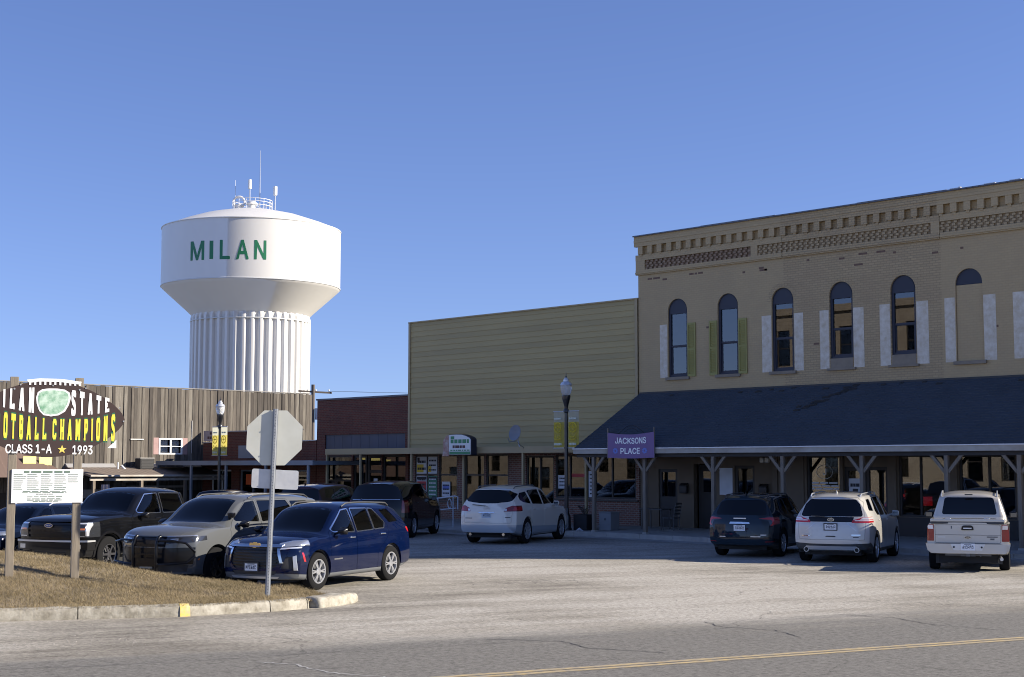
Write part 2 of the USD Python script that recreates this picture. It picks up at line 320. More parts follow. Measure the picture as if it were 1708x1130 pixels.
obj('road_crack', ribbon([(-14.3,-21.6),(-13.7,-22.0),(-12.9,-21.8),(-12.0,-22.3)], .02, .0092, 4), 'tar', kind='structure')
obj('road_crack', ribbon([(-13.6,-19.2),(-12.6,-19.0),(-11.6,-19.5),(-10.4,-19.4)], .02, .0092, 5), 'tar', kind='structure')
obj('road_crack', ribbon([(-15.0,-25.6),(-14.1,-25.0),(-13.3,-25.3),(-12.2,-24.9)], .022, .0092, 6), 'tar', kind='structure')
obj('road_crack', ribbon([rp(-9,2.0), rp(-6.5,2.15), rp(-4,1.9), rp(-2.2,2.05)], .012, .0094, 8), 'tar', kind='structure')
# gravel strewn over the lot's edge
peb = []
for _ in range(900):
    s = npr.uniform(-9, 14); w = -abs(npr.normal(0, 1.1)) + .25; q = rp(s, w); r_ = npr.uniform(.004, .012)
    o = trimesh.creation.icosahedron(); o.apply_scale((r_*npr.uniform(.8,1.4), r_*npr.uniform(.8,1.4), r_*.7)); o.apply_translation((q[0], q[1], .004+r_*.3)); peb.append(o)
look('pebble', (.38,.355,.31), .9, var=(9,.8), color2=(.17,.16,.15))
obj('gravel', peb, 'pebble', kind='stuff', label='loose gravel along the edge of the lot', cat='gravel')

# ---------------------------------------------------------------- the grass island, its kerb
KF = np.array([(-26.0,-38.2), (-24.2,-34.2), (-21.99,-29.32), (-20.68,-26.94), (-20.33,-25.3), (-20.36,-24.6)])
KB = [(-21.0,-23.45), (-22.2,-23.42), (-23.6,-23.95), (-25.2,-24.75), (-27.6,-25.95), (-31.2,-27.6), (-34.5,-29.4), (-40.0,-32.5)]
ISL = [tuple(p) for p in KF] + [(-20.7,-23.75)] + KB
def dist_line(P, L):
    P = np.asarray(P, float); L = np.asarray(L, float); best = np.full(len(P), 1e9)
    for a, b in zip(L, L[1:]):
        d = b-a; t = np.clip(((P-a) @ d)/(d@d), 0, 1); best = np.minimum(best, np.linalg.norm(P - a - t[:,None]*d, axis=1))
    return best
def island_h(P):
    P = np.asarray(P, float); df = dist_line(P, KF); db = dist_line(P, KB); s = np.linalg.norm(P - np.array([-20.8,-23.6]), axis=1)
    return .16 - .10*sstep(1-s/1.8) + .62*sstep((s-.4)/6.5)*sstep(df/4.2)*(.35+.65*sstep(db/1.6)) + .05*(meshkit.fbm(np.column_stack([P*1.7, 0*df]), 3)-.5)*np.minimum(1, df*2)
from shapely.geometry import Polygon, Point
import shapely
isl_poly = Polygon(ISL)
gxx, gyy = np.meshgrid(np.arange(-40,-20,.28), np.arange(-38.5,-23.2,.28)); G = np.column_stack([gxx.ravel(), gyy.ravel()])
G = G[shapely.contains_xy(isl_poly.buffer(-.1), G[:,0], G[:,1])]
bnd = np.array([isl_poly.exterior.interpolate(t).coords[0] for t in np.arange(0, isl_poly.exterior.length, .25)])
pts = np.vstack([bnd, G])
from scipy.spatial import Delaunay
tri = Delaunay(pts).simplices; cen = pts[tri].mean(1); tri = tri[shapely.contains_xy(isl_poly, cen[:,0], cen[:,1])]
hz = island_h(pts); hz[:len(bnd)] = np.minimum(hz[:len(bnd)], .14)
a_, b_, c_ = pts[tri[:,0]], pts[tri[:,1]], pts[tri[:,2]]; cr = (b_[:,0]-a_[:,0])*(c_[:,1]-a_[:,1])-(b_[:,1]-a_[:,1])*(c_[:,0]-a_[:,0]); tri[cr<0] = tri[cr<0][:, ::-1]
obj('grass_verge', trimesh.Trimesh(np.column_stack([pts, hz]), tri, process=False), 'soil', smooth=True, kind='structure')
N = 230000
P = np.column_stack([npr.uniform(-34,-20.2,N*5), npr.uniform(-34,-23.3,N*5)]); P = P[shapely.contains_xy(isl_poly.buffer(-.0), P[:,0], P[:,1])]
vis = P[:,0]*.0 + 1
P = P[meshkit.fbm(np.column_stack([P*1.1, 0*P[:,0]]), 4, 5) + npr.uniform(-.3,.3,len(P)) > .30][:N]
hz = island_h(P); n = len(P); ang = npr.uniform(0, 2*np.pi, n); ln = npr.uniform(.025,.07,n)*(1+.6*(npr.random(n)>.96)); lean = npr.uniform(.5,2.2,n)*ln; wd = npr.uniform(.0018,.0042,n)
d = np.stack([np.cos(ang), np.sin(ang)],1); sd = np.stack([-d[:,1], d[:,0]],1)
base = np.column_stack([P, hz-.008]); V = np.empty((n,5,3))
V[:,0,:2] = P - sd*wd[:,None]; V[:,1,:2] = P + sd*wd[:,None]; mid = P + d*(lean*.4)[:,None]; V[:,2,:2] = mid + sd*wd[:,None]*.7; V[:,3,:2] = mid - sd*wd[:,None]*.7; V[:,4,:2] = P + d*lean[:,None]
V[:,0,2] = V[:,1,2] = hz-.008; V[:,2,2] = V[:,3,2] = hz + ln*.6; V[:,4,2] = hz + ln*.85
F = (np.arange(n)*5)[:,None,None] + np.array([(0,1,2),(0,2,3),(3,2,4)])[None]
obj('grass', trimesh.Trimesh(V.reshape(-1,3), F.reshape(-1,3), process=False), 'dry_grass', kind='stuff', label='short dry winter grass covering the mound', cat='grass')
kerb = thing('kerb', None, None, (-21.99,-29.32,0), world=True, kind='structure')
cum = np.concatenate([[0], np.cumsum(np.linalg.norm(np.diff(KF, axis=0), axis=1))])
def kpt(s): return np.array([np.interp(s, cum, KF[:,0]), np.interp(s, cum, KF[:,1])])
def kerb_piece(s0, s1, look_, seed, h=.19, proud=0.0, wid=.17):
    r = random.Random(seed); n = max(3, int((s1-s0)/.12)); V = []
    for i in range(n+1):
        s = s0 + (s1-s0)*i/n; p = kpt(s); t = kpt(s+.1)-kpt(s-.1); t /= np.linalg.norm(t); nn = np.array([t[1], -t[0]])
        j = lambda a: r.uniform(-a, a)
        for o, z in ((.03+proud, -.03), (.02+proud, h*.45+j(.006)), (.005+proud+j(.006), h-.035+j(.008)), (-.03+j(.006), h+proud*.5+j(.006)), (-wid, h+j(.006)), (-wid, -.03)): q = p + nn*o; V.append((q[0], q[1], z))
    F = []
    for i in range(n):
        for k in range(6): a, b = i*6+k, i*6+(k+1) % 6; F += [(a, b, b+6), (a, b+6, a+6)]
    for e, fl in ((0, 1), (n*6, 0)):
        for k in range(1, 5): F.append((e, e+k+1, e+k) if fl else (e, e+k, e+k+1))
    t = trimesh.Trimesh(V, F, process=False); t.fix_normals(); return t
cuts_ = [0, 2.4, 4.6, 6.9, 9.0, 10.9, 12.6, 14.0, 14.75, cum[-1]-.05]
for i, (s0, s1) in enumerate(zip(cuts_, cuts_[1:])): obj('kerb_stone', kerb_piece(s0+.008, s1-.008, '', i, h=.19-.015*(i > 5)), 'kerb_concrete', kerb, smooth=40)
s_y = cum[3] + .0
tip = [(-20.33,-24.45),(-20.42,-24.0),(-20.62,-23.55),(-20.9,-23.25),(-21.05,-23.35),(-20.85,-23.7),(-20.62,-24.1),(-20.58,-24.5)]
tp = m3.Manifold.batch_hull([m3.Manifold.sphere(.07,8).translate((x, y, z)) for x, y in tip[:3]+tip[-3:] for z in (.0,.11)]) + m3.Manifold.batch_hull([m3.Manifold.sphere(.07,8).translate((x, y, z)) for x, y in tip[2:6] for z in (.0,.08)])
v, f = arr(tp.refine_to_length(.07)); v = v + (meshkit.noise(v*9, 3)[:,None]-.5)*.035
obj('kerb_stone', trimesh.Trimesh(v, f, process=False), 'kerb_concrete', kerb, smooth=40, label='broken rounded end of the kerb')
obj('kerb_mark', kerb_piece(s_y, s_y+.16, '', 77, h=.192, proud=.012, wid=.172), 'kerb_yellow', kerb, label='yellow painted patch')

# ---------------------------------------------------------------- sidewalk along the shops
def walk_edge(x): return float(np.interp(x, [-63,-53,-42,-36.6,-36.2,-34,-31,-28,-24,-20,-12.4], [-3.6,-3.8,-4.2,-4.2,-2.75,-2.7,-2.8,-3.1,-3.35,-3.6,-3.8]))
walk = thing('sidewalk', None, None, (-40,-2,0), world=True, kind='structure')
xs_ = list(np.arange(-62.4, -36.5, 1.5)) + [-36.4] + list(np.arange(-34.9, -12.2, 1.5)) + [-12.3]
for x0, x1 in zip(xs_, xs_[1:]):
    a, b = x0+.006, x1-.006; dz = float(gh((x0+x1)/2, 0))*.8; jz = rnd.uniform(-.006,.006)
    e0, e1 = walk_edge(a), walk_edge(b); ym0, ym1 = e0*.45, e1*.45
    for (ya0, ya1, yb0, yb1) in ((ym0-.006, ym1-.006, e0, e1), (0.15, .15, ym0+.006, ym1+.006)):
        zf = lambda y: .27 + .12*y/3.0 + dz + jz
        V = [(a, yb0, zf(yb0)), (b, yb1, zf(yb1)), (b, ya1, zf(ya1)), (a, ya0, zf(ya0))]; V += [(x, y, -.8) for x, y, z in V]
        obj('paving_slab', trimesh.Trimesh(V, [(0,1,2),(0,2,3),(4,6,5),(4,7,6),(0,4,5),(0,5,1),(1,5,6),(1,6,2),(2,6,7),(2,7,3),(3,7,4),(3,4,0)], process=False), 'concrete', walk)
gut = [(x, walk_edge(x)+.05) for x in np.arange(-46, -12, 1.0)] + [(x, walk_edge(x)-.75) for x in np.arange(-13, -47, -1.0)]
obj('gutter', flat(gut, .005), 'concrete', kind='structure')
# ---------------------------------------------------------------- looks of the buildings
PT = (.40,.30,.165)
brick_look('painted_brick_smooth', PT, (.385,.288,.158), (.36,.27,.148), wear=.4, wearcol=(.30,.225,.135), bumpd=.004, blotch=(3.0,.735,(.16,.09,.055)))
brick_look('painted_brick_rough', (.405,.30,.165), (.36,.268,.146), (.275,.21,.125), wear=.5, wearcol=(.29,.21,.125), bumpd=.008, blotch=(3.5,.72,(.17,.09,.055)))
brick_look('painted_brick_side', (.40,.30,.165), (.37,.28,.155), (.33,.25,.14), axis='y', wear=.4, bumpd=.004)
brick_look('bare_brick', (.22,.115,.07), (.29,.19,.115), (.15,.115,.08), wear=.8, wearcol=(.34,.25,.145), bumpd=.01)
brick_look('red_brick', (.15,.044,.028), (.10,.034,.024), (.14,.09,.06), wear=.5, wearcol=(.06,.024,.02), bumpd=.008)
brick_look('red_brick_side', (.115,.034,.028), (.075,.026,.024), (.095,.065,.055), axis='y', wear=.5, wearcol=(.05,.02,.02), bumpd=.008)
brick_look('bulkhead_brick', (.22,.10,.07), (.15,.07,.052), (.26,.235,.2), wear=.4, wearcol=(.10,.055,.045), bumpd=.008, msize=.012)
brick_look('tan_block', (.29,.25,.20), (.25,.215,.17), (.21,.18,.145), wear=.5, wearcol=(.17,.14,.11), size=(.6,.3), bumpd=.01)
look('siding_tan', (.36,.278,.118), .7, var=(.7,.6), color2=(.30,.23,.10), streak=(.3,1,1))
look('siding_tan_worn', (.335,.258,.11), .7, var=(.7,.7), color2=(.27,.21,.095), streak=(.3,1,1))
look('tan_trim', (.34,.265,.14), .7, var=(1.2,.5), color2=(.26,.2,.11))
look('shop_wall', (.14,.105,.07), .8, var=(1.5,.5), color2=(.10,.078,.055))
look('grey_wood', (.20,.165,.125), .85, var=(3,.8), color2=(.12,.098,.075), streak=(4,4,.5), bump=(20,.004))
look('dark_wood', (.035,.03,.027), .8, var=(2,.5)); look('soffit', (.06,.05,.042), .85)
look('navy_frame', (.010,.014,.028), .5); look('dark_frame', (.022,.02,.019), .5); look('bronze_frame', (.045,.038,.032), .45)
look('white_brick_paint', (.58,.53,.44), .85, var=(5,.85), color2=(.40,.32,.21), bump=(14,.006))
look('green_shutter', (.26,.235,.06), .65, var=(3,.5), color2=(.21,.19,.055))
look('sill_stone', (.22,.18,.13), .85, var=(3,.6)); look('cap_metal', (.10,.105,.12), .4, .5, var=(1,.5)); look('flashing', (.42,.42,.42), .45, .4, var=(1.5,.5), color2=(.4,.38,.34))
look('fascia_grey', (.40,.37,.32), .75, var=(1.6,.9), color2=(.24,.20,.155), streak=(.6,1,1))
look('drip_edge', (.62,.64,.66), .4, .3)
def island_look(name, ramp, rough=.9, nscale=2.0, streak=(1,1,1)):
    LOOKS[name] = usdkit.material(stage, f'/World/Looks/{name}', {'g': ('geometry', {}), 'mp': ('mapping', {'scale': streak}), 'n': ('noise_texture', {'scale': nscale, 'detail': 6.0, 'roughness': .7}), 'a': ('math', {'math_type': 'multiply_add', 'value2': .5}), 'o': ('math', {'math_type': 'multiply', 'value2': .55}),
        'r': ('rgb_ramp', {'ramp': ramp}), 'p': ('principled_bsdf', {'roughness': rough, 'specular_ior_level': .25})},
        [('g.random_per_island','a.value1'), ('g.position','mp.vector'), ('mp.vector','n.vector'), ('n.fac','o.value1'), ('o.value','a.value3'), ('a.value','r.fac'), ('r.color','p.base_color')], surface='p.BSDF')
island_look('shingle', [(0,(.042,.051,.062)), (.35,(.064,.078,.095)), (.7,(.081,.097,.117)), (1,(.13,.144,.158))], nscale=1.1)
for i, (a, b) in enumerate((((.125,.108,.088),(.06,.051,.042)), ((.095,.083,.068),(.045,.038,.032)), ((.155,.138,.113),(.08,.069,.056)), ((.07,.06,.05),(.032,.027,.023)), ((.20,.182,.152),(.10,.088,.072)))):
    look(f'barn_wood_{"abcde"[i]}', a, .9, var=(2.2,1.0), color2=b, streak=(6,6,.55), bump=(14,.006))
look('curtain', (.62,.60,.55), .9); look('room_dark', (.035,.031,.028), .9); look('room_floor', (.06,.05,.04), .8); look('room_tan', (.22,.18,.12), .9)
look('paper', (.60,.62,.66), .8, var=(4,.3)); look('paper_yellow', (.62,.45,.05), .7); look('paper_red', (.40,.05,.05), .7); look('paper_green', (.06,.19,.12), .7); look('ink_dark', (.03,.03,.035), .8)
look('mailbox_black', (.012,.012,.013), .4); look('lamp_white', (.7,.68,.6), .4)
look('canopy_steel', (.20,.225,.255), .5, .2, var=(1.2,.4)); look('sign_band', (.045,.055,.08), .5, var=(.6,.6), color2=(.03,.036,.05), streak=(3,1,.3))
look('white_vinyl', (.72,.72,.70), .5); look('pink_shutter', (.34,.22,.205), .8, var=(3,.5)); look('ac_metal', (.014,.014,.015), .7)
look('rust_roof', (.19,.15,.12), .8, var=(2,.8), color2=(.11,.09,.075), streak=(1,4,1)); look('brown_panel', (.115,.075,.058), .7, var=(2,.5), streak=(1,5,.5)); look('yellow_sign', (.75,.66,.22), .6); look('sign_pink', (.40,.33,.32), .8, var=(2,.4)); look('sign_brown', (.10,.05,.045), .8)
look('roof_membrane', (.30,.29,.27), .9, var=(.5,.5)); look('orange_paper', (.75,.14,.04), .6)
glass('shop_glass', (.72,.74,.74), 1.72); glass('upper_glass', (.55,.57,.59), 2.0); glass('clear_glass', (.95,.96,.96), 1.45)
look('roof_edge', (.20,.19,.18), .7, var=(1.5,.6)); look('lattice_shade', (.29,.215,.125), .9, var=(4,.6)); look('brick_scar', (.15,.09,.06), .9, var=(9,.6)); look('lattice_tone', (.15,.095,.06), .9, var=(4,.8), color2=(.20,.15,.09)); look('lattice_brick', (.27,.19,.115), .9, var=(5,.9), color2=(.17,.095,.06))

def slab8(pb, pt): # two quads (same order) to a closed box
    V = list(pb)+list(pt); t = trimesh.Trimesh(V, [(0,2,1),(0,3,2),(4,5,6),(4,6,7),(0,1,5),(0,5,4),(1,2,6),(1,6,5),(2,3,7),(2,7,6),(3,0,4),(3,4,7)], process=False)
    if t.volume < 0: t.invert()
    return t
def tilted(x0, x1, y, z0, z1):
    """A sheet of glass, never set quite true."""
    a, b = rnd.uniform(-.011,.011)*(x1-x0)/2, rnd.uniform(-.009,.009)*(z1-z0)/2; q = [(x0, y-a-b, z0), (x1, y+a-b, z0), (x1, y+a+b, z1), (x0, y-a+b, z1)]
    return slab8(q, [(X, Y+.005, Z) for X, Y, Z in q])
def glazed(parent, x0, x1, z0, z1, y, fw=.06, mull=(), rails=(), fl='dark_frame', gl='shop_glass', name='window', dep=.07, bottom=None, face='y'):
    """A framed opening in a wall facing -y; its panes are its children."""
    zb = z0 + (bottom or fw); xs = [x0] + list(mull) + [x1]; zs = [z0] + list(rails) + [z1]
    fr = [box(x0, x0+fw, y, y+dep, z0, z1), box(x1-fw, x1, y, y+dep, z0, z1), box(x0+fw, x1-fw, y+.001, y+dep-.001, z0, zb), box(x0+fw, x1-fw, y+.001, y+dep-.001, z1-fw, z1)]
    for m_ in mull: fr.append(box(m_-fw/2, m_+fw/2, y+.003, y+dep-.003, zb, z1-fw))
    for r_ in rails: fr.append(box(x0+fw, x1-fw, y+.005, y+dep-.005, r_-fw/2, r_+fw/2))
    w = obj(name, fr, fl, parent)
    cx = [x0+fw] + [v for m_ in mull for v in (m_-fw/2, m_+fw/2)] + [x1-fw]; cz = [zb] + [v for r_ in rails for v in (r_-fw/2, r_+fw/2)] + [z1-fw]
    for i in range(0, len(cx), 2):
        for j in range(0, len(cz), 2): obj('pane', tilted(cx[i]-.004, cx[i+1]+.004, y+dep*.5, cz[j]-.004, cz[j+1]+.004), gl, w)
    return w
def strokes(x0, x1, z0, z1, y, rows, seed, th=.55, d=.003, words=4):
    """Print too small to read: rows of short dark dashes, a hair proud of the sheet at y (facing -y)."""
    r = random.Random(seed); out = []; h = (z1-z0)/rows
    for i in range(rows):
        x = x0; zc = z1-h*(i+.5)
        while x < x1-.01:
            w = r.uniform(.4,1.3)*(x1-x0)/words/1.2; e = min(x+w, x1)
            out.append(box(x, e, y-d, y, zc-h*th/2, zc+h*th/2)); x = e + (x1-x0)*.04
    return out

# ================================================================ painted brick commercial building
BX0, BX1 = -34.25, -12.4
bb = thing('brick_building', 'two-storey tan painted brick building with arched windows and long blue shingled awning', 'building', (BX0, 0, 0), world=True)
WIN = [(-32.46,5.47,1), (-30.28,5.47,1), (-28.05,5.47,1), (-25.82,5.78,1), (-23.61,5.78,1), (-21.42,5.48,0), (-19.2,5.6,1), (-17.0,5.6,1)]
def arch(x, z0, w, top): 
    r = w/2; a = np.linspace(0, np.pi, 15); return [(x-r, z0), (x+r, z0)] + [(x+r*math.cos(t), top-r+r*math.sin(t)) for t in a]
holes = m3.Manifold.batch_boolean([prism_y(arch(x, z0, .86, 8.21), -.5, 1) for x, z0, k in WIN], m3.OpType.Add)
for (x0, x1, lk) in ((BX0, -28.0, 'painted_brick_smooth'), (-28.0, -22.3, 'painted_brick_rough'), (-22.3, BX1, 'painted_brick_smooth')):
    obj('wall', mbox(x0, x1, 0, .32, 4.3, 9.35) - holes, lk, bb)
    obj('wall', mbox(x0, x1, 0.02, .32, 9.35, 10.56), lk, bb)
obj('side_wall', box(BX0, BX0+.3, .32, 24, 0, 9.9), 'painted_brick_side', bb); obj('side_wall', box(BX1-.3, BX1, .32, 24, 0, 9.9), 'painted_brick_side', bb)
obj('rear_wall', box(BX0+.3, BX1-.3, 23.7, 24, 0, 9.6), 'painted_brick_smooth', bb); obj('roof', box(BX0+.3, BX1-.3, .32, 23.7, 9.2, 9.3), 'roof_membrane', bb)
piers = [(BX0-.06, BX0+.36), (-29.25,-28.98), (-22.58,-22.30), (-16.3,-16.0), (BX1-.35, BX1)]
for (x0, x1, lk) in ((BX0-.09, -28.0, 'painted_brick_smooth'), (-28.0, -22.3, 'painted_brick_rough'), (-22.3, BX1, 'painted_brick_smooth')):
    obj('cornice_band', box(x0, x1, -.115, .02, 10.2, 10.56), lk, bb); obj('cornice_band', box(x0, x1, -.13, -.115, 10.34, 10.42), lk, bb)
    obj('frieze', box(x0+.02, x1, -.06, .02, 9.70, 9.90), lk, bb); obj('string_course', box(x0+.02, x1, -.06, .02, 9.18, 9.36), lk, bb); obj('string_course', box(x0+.02, x1, -.085, -.06, 9.22, 9.28), lk, bb)
for x0, x1 in piers: obj('pier', box(x0, x1, -.058, .02, 9.36, 9.70), 'painted_brick_smooth', bb)
obj('coping', [box(x, min(x+3.1, BX1), -.19, .36, 10.56, 10.60+.012*(i % 2)) for i, x in enumerate(np.arange(BX0-.1, BX1, 3.1))], 'cap_metal', bb)
k = 0; x = -33.95
while x < BX1-.3:
    lk = 'painted_brick_rough' if -28.0 < x < -22.3 else 'painted_brick_smooth'
    h_ = rnd.uniform(-.02,.02); obj('dentil', [box(x-.215, x-.005, -.105, .02, 9.93+h_, 10.2), box(x-.16, x-.05, -.075, .02, 9.86, 9.93+h_)], lk, bb); x += .438; k += 1
for (x0, x1), (x2, x3) in zip(piers, piers[1:]):
    obj('lattice_ground', box(x1, x2, .012, .02, 9.36, 9.70), 'lattice_tone' if x1 < -29.5 else 'lattice_shade', bb); bl = []
    for r_ in range(4):
        xx = x1 + (.06 if r_ % 2 else .0)
        while xx < x2-.1: bl.append(box(xx, xx+.105, -.032, .012, 9.362+.085*r_, 9.362+.085*r_+.072)); xx += .205
    obj('lattice_bricks', bl, 'lattice_brick' if x1 < -29.5 else 'painted_brick_rough', bb, kind='stuff')
obj('flashing', [box(-21.95+dx, -21.6+dx, .0, .3, 10.6, 10.66) for dx in (0, 1.1, 1.9, 2.6)], 'flashing', bb)
obj('roof_vent', hull_of([(-22.2,.6,10.5), (-21.7,.6,10.5), (-21.95,.6,10.72)], .09), 'flashing', bb, smooth=30)
for i, (x, z0, glazedw) in enumerate(WIN):
    w = .86; o = prism_y(arch(x, z0, w, 8.21), .06, .15)
    sp = 8.21-w/2
    fr = o - prism_y([(x-w/2+.085, z0+.07), (x+w/2-.085, z0+.07), (x+w/2-.085, sp-.06), (x-w/2+.085, sp-.06)], 0, 1)
    if glazedw:
        ww = obj('window', fr, 'navy_frame', bb); mz = z0 + (sp-z0)*.47
        obj('meeting_rail', box(x-w/2+.08, x+w/2-.08, .075, .145, mz-.03, mz+.03), 'navy_frame', ww)
        obj('lower_sash', mbox(x-w/2+.085, x+w/2-.085, .09, .14, z0+.07, mz-.03) - mbox(x-w/2+.125, x+w/2-.125, 0, 1, z0+.13, mz-.05), 'navy_frame', ww)
        obj('pane', box(x-w/2+.12, x+w/2-.12, .115, .121, z0+.12, mz-.045), 'upper_glass', ww); obj('pane', box(x-w/2+.08, x+w/2-.08, .105, .111, mz+.03, sp-.055), 'upper_glass', ww)
        obj('curtain', box(x-w/2, x+w/2, .30, .31, z0, z0+.45+.5*((i*37) % 3)), 'curtain' if i in (0,1) else 'room_tan', ww)
        obj('arch_panel', prism_y(arch(x, sp-.10, w-.1, 8.16), .05, .06), 'navy_frame', ww)
    else:
        ww = obj('window', prism_y(arch(x, sp-.04, w, 8.21), .05, .12), 'navy_frame', bb); obj('infill', box(x-w/2+.01, x+w/2-.01, .03, .1, z0-.0, sp-.05), 'painted_brick_smooth', ww)
    obj('window_sill', box(x-w/2-.09, x+w/2+.09, -.07, .1, 5.37 if z0 < 5.7 else 5.40, 5.47), 'sill_stone', bb)
    if z0 > 5.7: obj('sill_block', box(x-w/2+.02, x+w/2-.02, -.012, .1, 5.47, z0-.002), 'sill_stone', bb)
    hood = []
    for t in np.linspace(.10, np.pi-.10, 16):
        c, s_ = math.cos(t), math.sin(t); hood.append(bar((x+c*.445, .0215, sp+s_*.445), (x+c*.60, .0215, sp+s_*.60), .05, .088))
    if i in (2,3,4): obj('arch_bricks', hood, 'painted_brick_rough', bb, kind='stuff')
for x0, x1, z1 in ((-33.26,-32.93,7.33), (-28.88,-28.5,7.33), (-27.6,-27.25,7.33), (-26.62,-26.28,7.34), (-25.38,-25.0,7.34), (-24.43,-24.07,7.36), (-23.16,-22.76,7.36), (-22.22,-21.88,7.38), (-20.97,-20.58,7.38), (-20.05,-19.66,7.38)):
    V = mbox(x0, x1, -.004, .02, 5.46, z1); obj('painted_shutter', V, 'white_brick_paint', bb)
for x0, x1 in ((-32.01,-31.66), (-31.06,-30.73), (-29.83,-29.48)):
    s_ = obj('shutter', [box(x0, x0+.05, -.035, -.003, 5.46, 7.32), box(x1-.05, x1, -.035, -.003, 5.46, 7.32), box(x0+.05, x1-.05, -.034, -.003, 5.46, 5.55), box(x0+.05, x1-.05, -.034, -.003, 7.24, 7.32), box(x0+.05, x1-.05, -.034, -.003, 6.36, 6.43), box(x0+.05, x1-.05, -.012, -.003, 5.55, 7.24)], 'green_shutter', bb)
    obj('louvres', [bar((x0+.05, -.022, z), (x1-.05, -.022, z), .03, .01) for z in np.arange(5.58, 7.22, .055) if abs(z-6.39) > .05], 'green_shutter', s_, kind='stuff')
# awning
XL = lambda s: -34.2 - .68*s
def aw(xx, s, n=0.0): return (xx, -2.72*s - n*.583, 4.95 - 1.96*s + n*.812)
obj('awning_roof', slab8([aw(XL(1), 1, -.09), aw(BX1, 1, -.09), aw(BX1, 0, -.09), aw(XL(0), 0, -.09)], [aw(XL(1), 1), aw(BX1, 1), aw(BX1, 0), aw(XL(0), 0)]), 'soffit', bb)
NC = 24; tabs = []
for i in range(NC):
    s0, s1 = i/NC, min(1.004, (i+1.0)/NC+.004); xx = XL(s1) + (i % 2)*.16 - .16
    while xx < BX1:
        x0, x1 = max(xx+.004, XL(s1)), min(xx+.326, BX1); n1 = .017 + rnd.uniform(-.003,.003) + (.012 if rnd.random() < .012 else 0)
        if x1 > x0+.02:
            l0 = max(x0, XL(s0)); tabs.append(slab8([aw(x0, s1, .0), aw(x1, s1, .0), aw(x1, s0, -.002), aw(min(l0, x1-.01), s0, -.002)], [aw(x0, s1, n1), aw(x1, s1, n1), aw(x1, s0, .004), aw(min(l0, x1-.01), s0, .004)]))
        xx += .33
obj('shingles', tabs, 'shingle', bb, kind='stuff')
obj('hip_end', trimesh.Trimesh([aw(XL(1),1,-.02), aw(XL(0),0,-.02), (-34.22,-.01,2.98)], [(0,1,2),(0,2,1)], process=False), 'shingle', bb)
torn = []
for k in range(26):
    t_ = k/25; xx = -25.25-1.6*t_+rnd.uniform(-.12,.12); s_ = .04+.34*t_+rnd.uniform(-.03,.03); n_ = rnd.uniform(.025,.055); l_ = rnd.uniform(.10,.26)
    torn.append(slab8([aw(xx,s_+.035,.016), aw(xx+l_,s_+.03,.016), aw(xx+l_,s_,.012), aw(xx,s_,.012)], [aw(xx,s_+.035,n_), aw(xx+l_,s_+.03,n_*.7), aw(xx+l_,s_,.02), aw(xx,s_,.02)]))
for k in range(22): xx = rnd.uniform(-33.5,-13.5); s_ = rnd.uniform(.01,.06); l_ = rnd.uniform(.1,.3); torn.append(slab8([aw(xx,s_+.03,.016), aw(xx+l_,s_+.03,.016), aw(xx+l_,s_,.012), aw(xx,s_,.012)], [aw(xx,s_+.03,.04), aw(xx+l_,s_+.03,.03), aw(xx+l_,s_,.02), aw(xx,s_,.02)]))
obj('torn_shingles', torn, 'tar', bb, kind='stuff')
scars = []
for k in range(22):
    xx = rnd.uniform(-33.9,-20.2); z_ = 4.98+.075*rnd.randrange(0,56) if rnd.random() < .35 else 8.98-.075*abs(int(rnd.gauss(0,2.2)))
    if not any(abs(xx+.1-w_[0]) < .75 for w_ in WIN) or z_ > 8.5: scars.append(box(xx, xx+rnd.choice((.10,.2,.31)), -.0035, .01, z_, z_+.066))
obj('brick_scars', scars, 'brick_scar', bb, kind='stuff')
obj('ridge_flashing', bar((-34.2,-.02,4.96), (BX1,-.02,4.96), .05, .06), 'tar', bb)
obj('fascia', box(-34.9, BX1, -2.735, -2.68, 2.80, 2.955), 'fascia_grey', bb); obj('drip_edge', box(-34.92, BX1, -2.76, -2.66, 2.957, 2.985), 'drip_edge', bb); obj('fascia', box(-34.9, -34.85, -2.68, -.02, 2.80, 2.955), 'fascia_grey', bb)
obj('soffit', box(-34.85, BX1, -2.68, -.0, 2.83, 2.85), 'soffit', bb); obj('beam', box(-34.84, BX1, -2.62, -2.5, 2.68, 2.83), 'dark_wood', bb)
for px in (-34.07,-31.79,-28.95,-26.3,-23.53,-20.83,-18.69,-16.0,-13.4):
    zb_ = .13; p = obj('post', rbox(px-.06, px+.06, -2.64, -2.52, zb_, 2.69, .012, 6), 'grey_wood', bb)
    for sg in (1,-1): obj('brace', bar((px+sg*.05, -2.58, 2.22), (px+sg*.50, -2.58, 2.74), .07, .09), 'grey_wood', p)
    obj('post_foot', box(px-.08, px+.08, -2.66, -2.50, .10, .22), 'concrete', p)
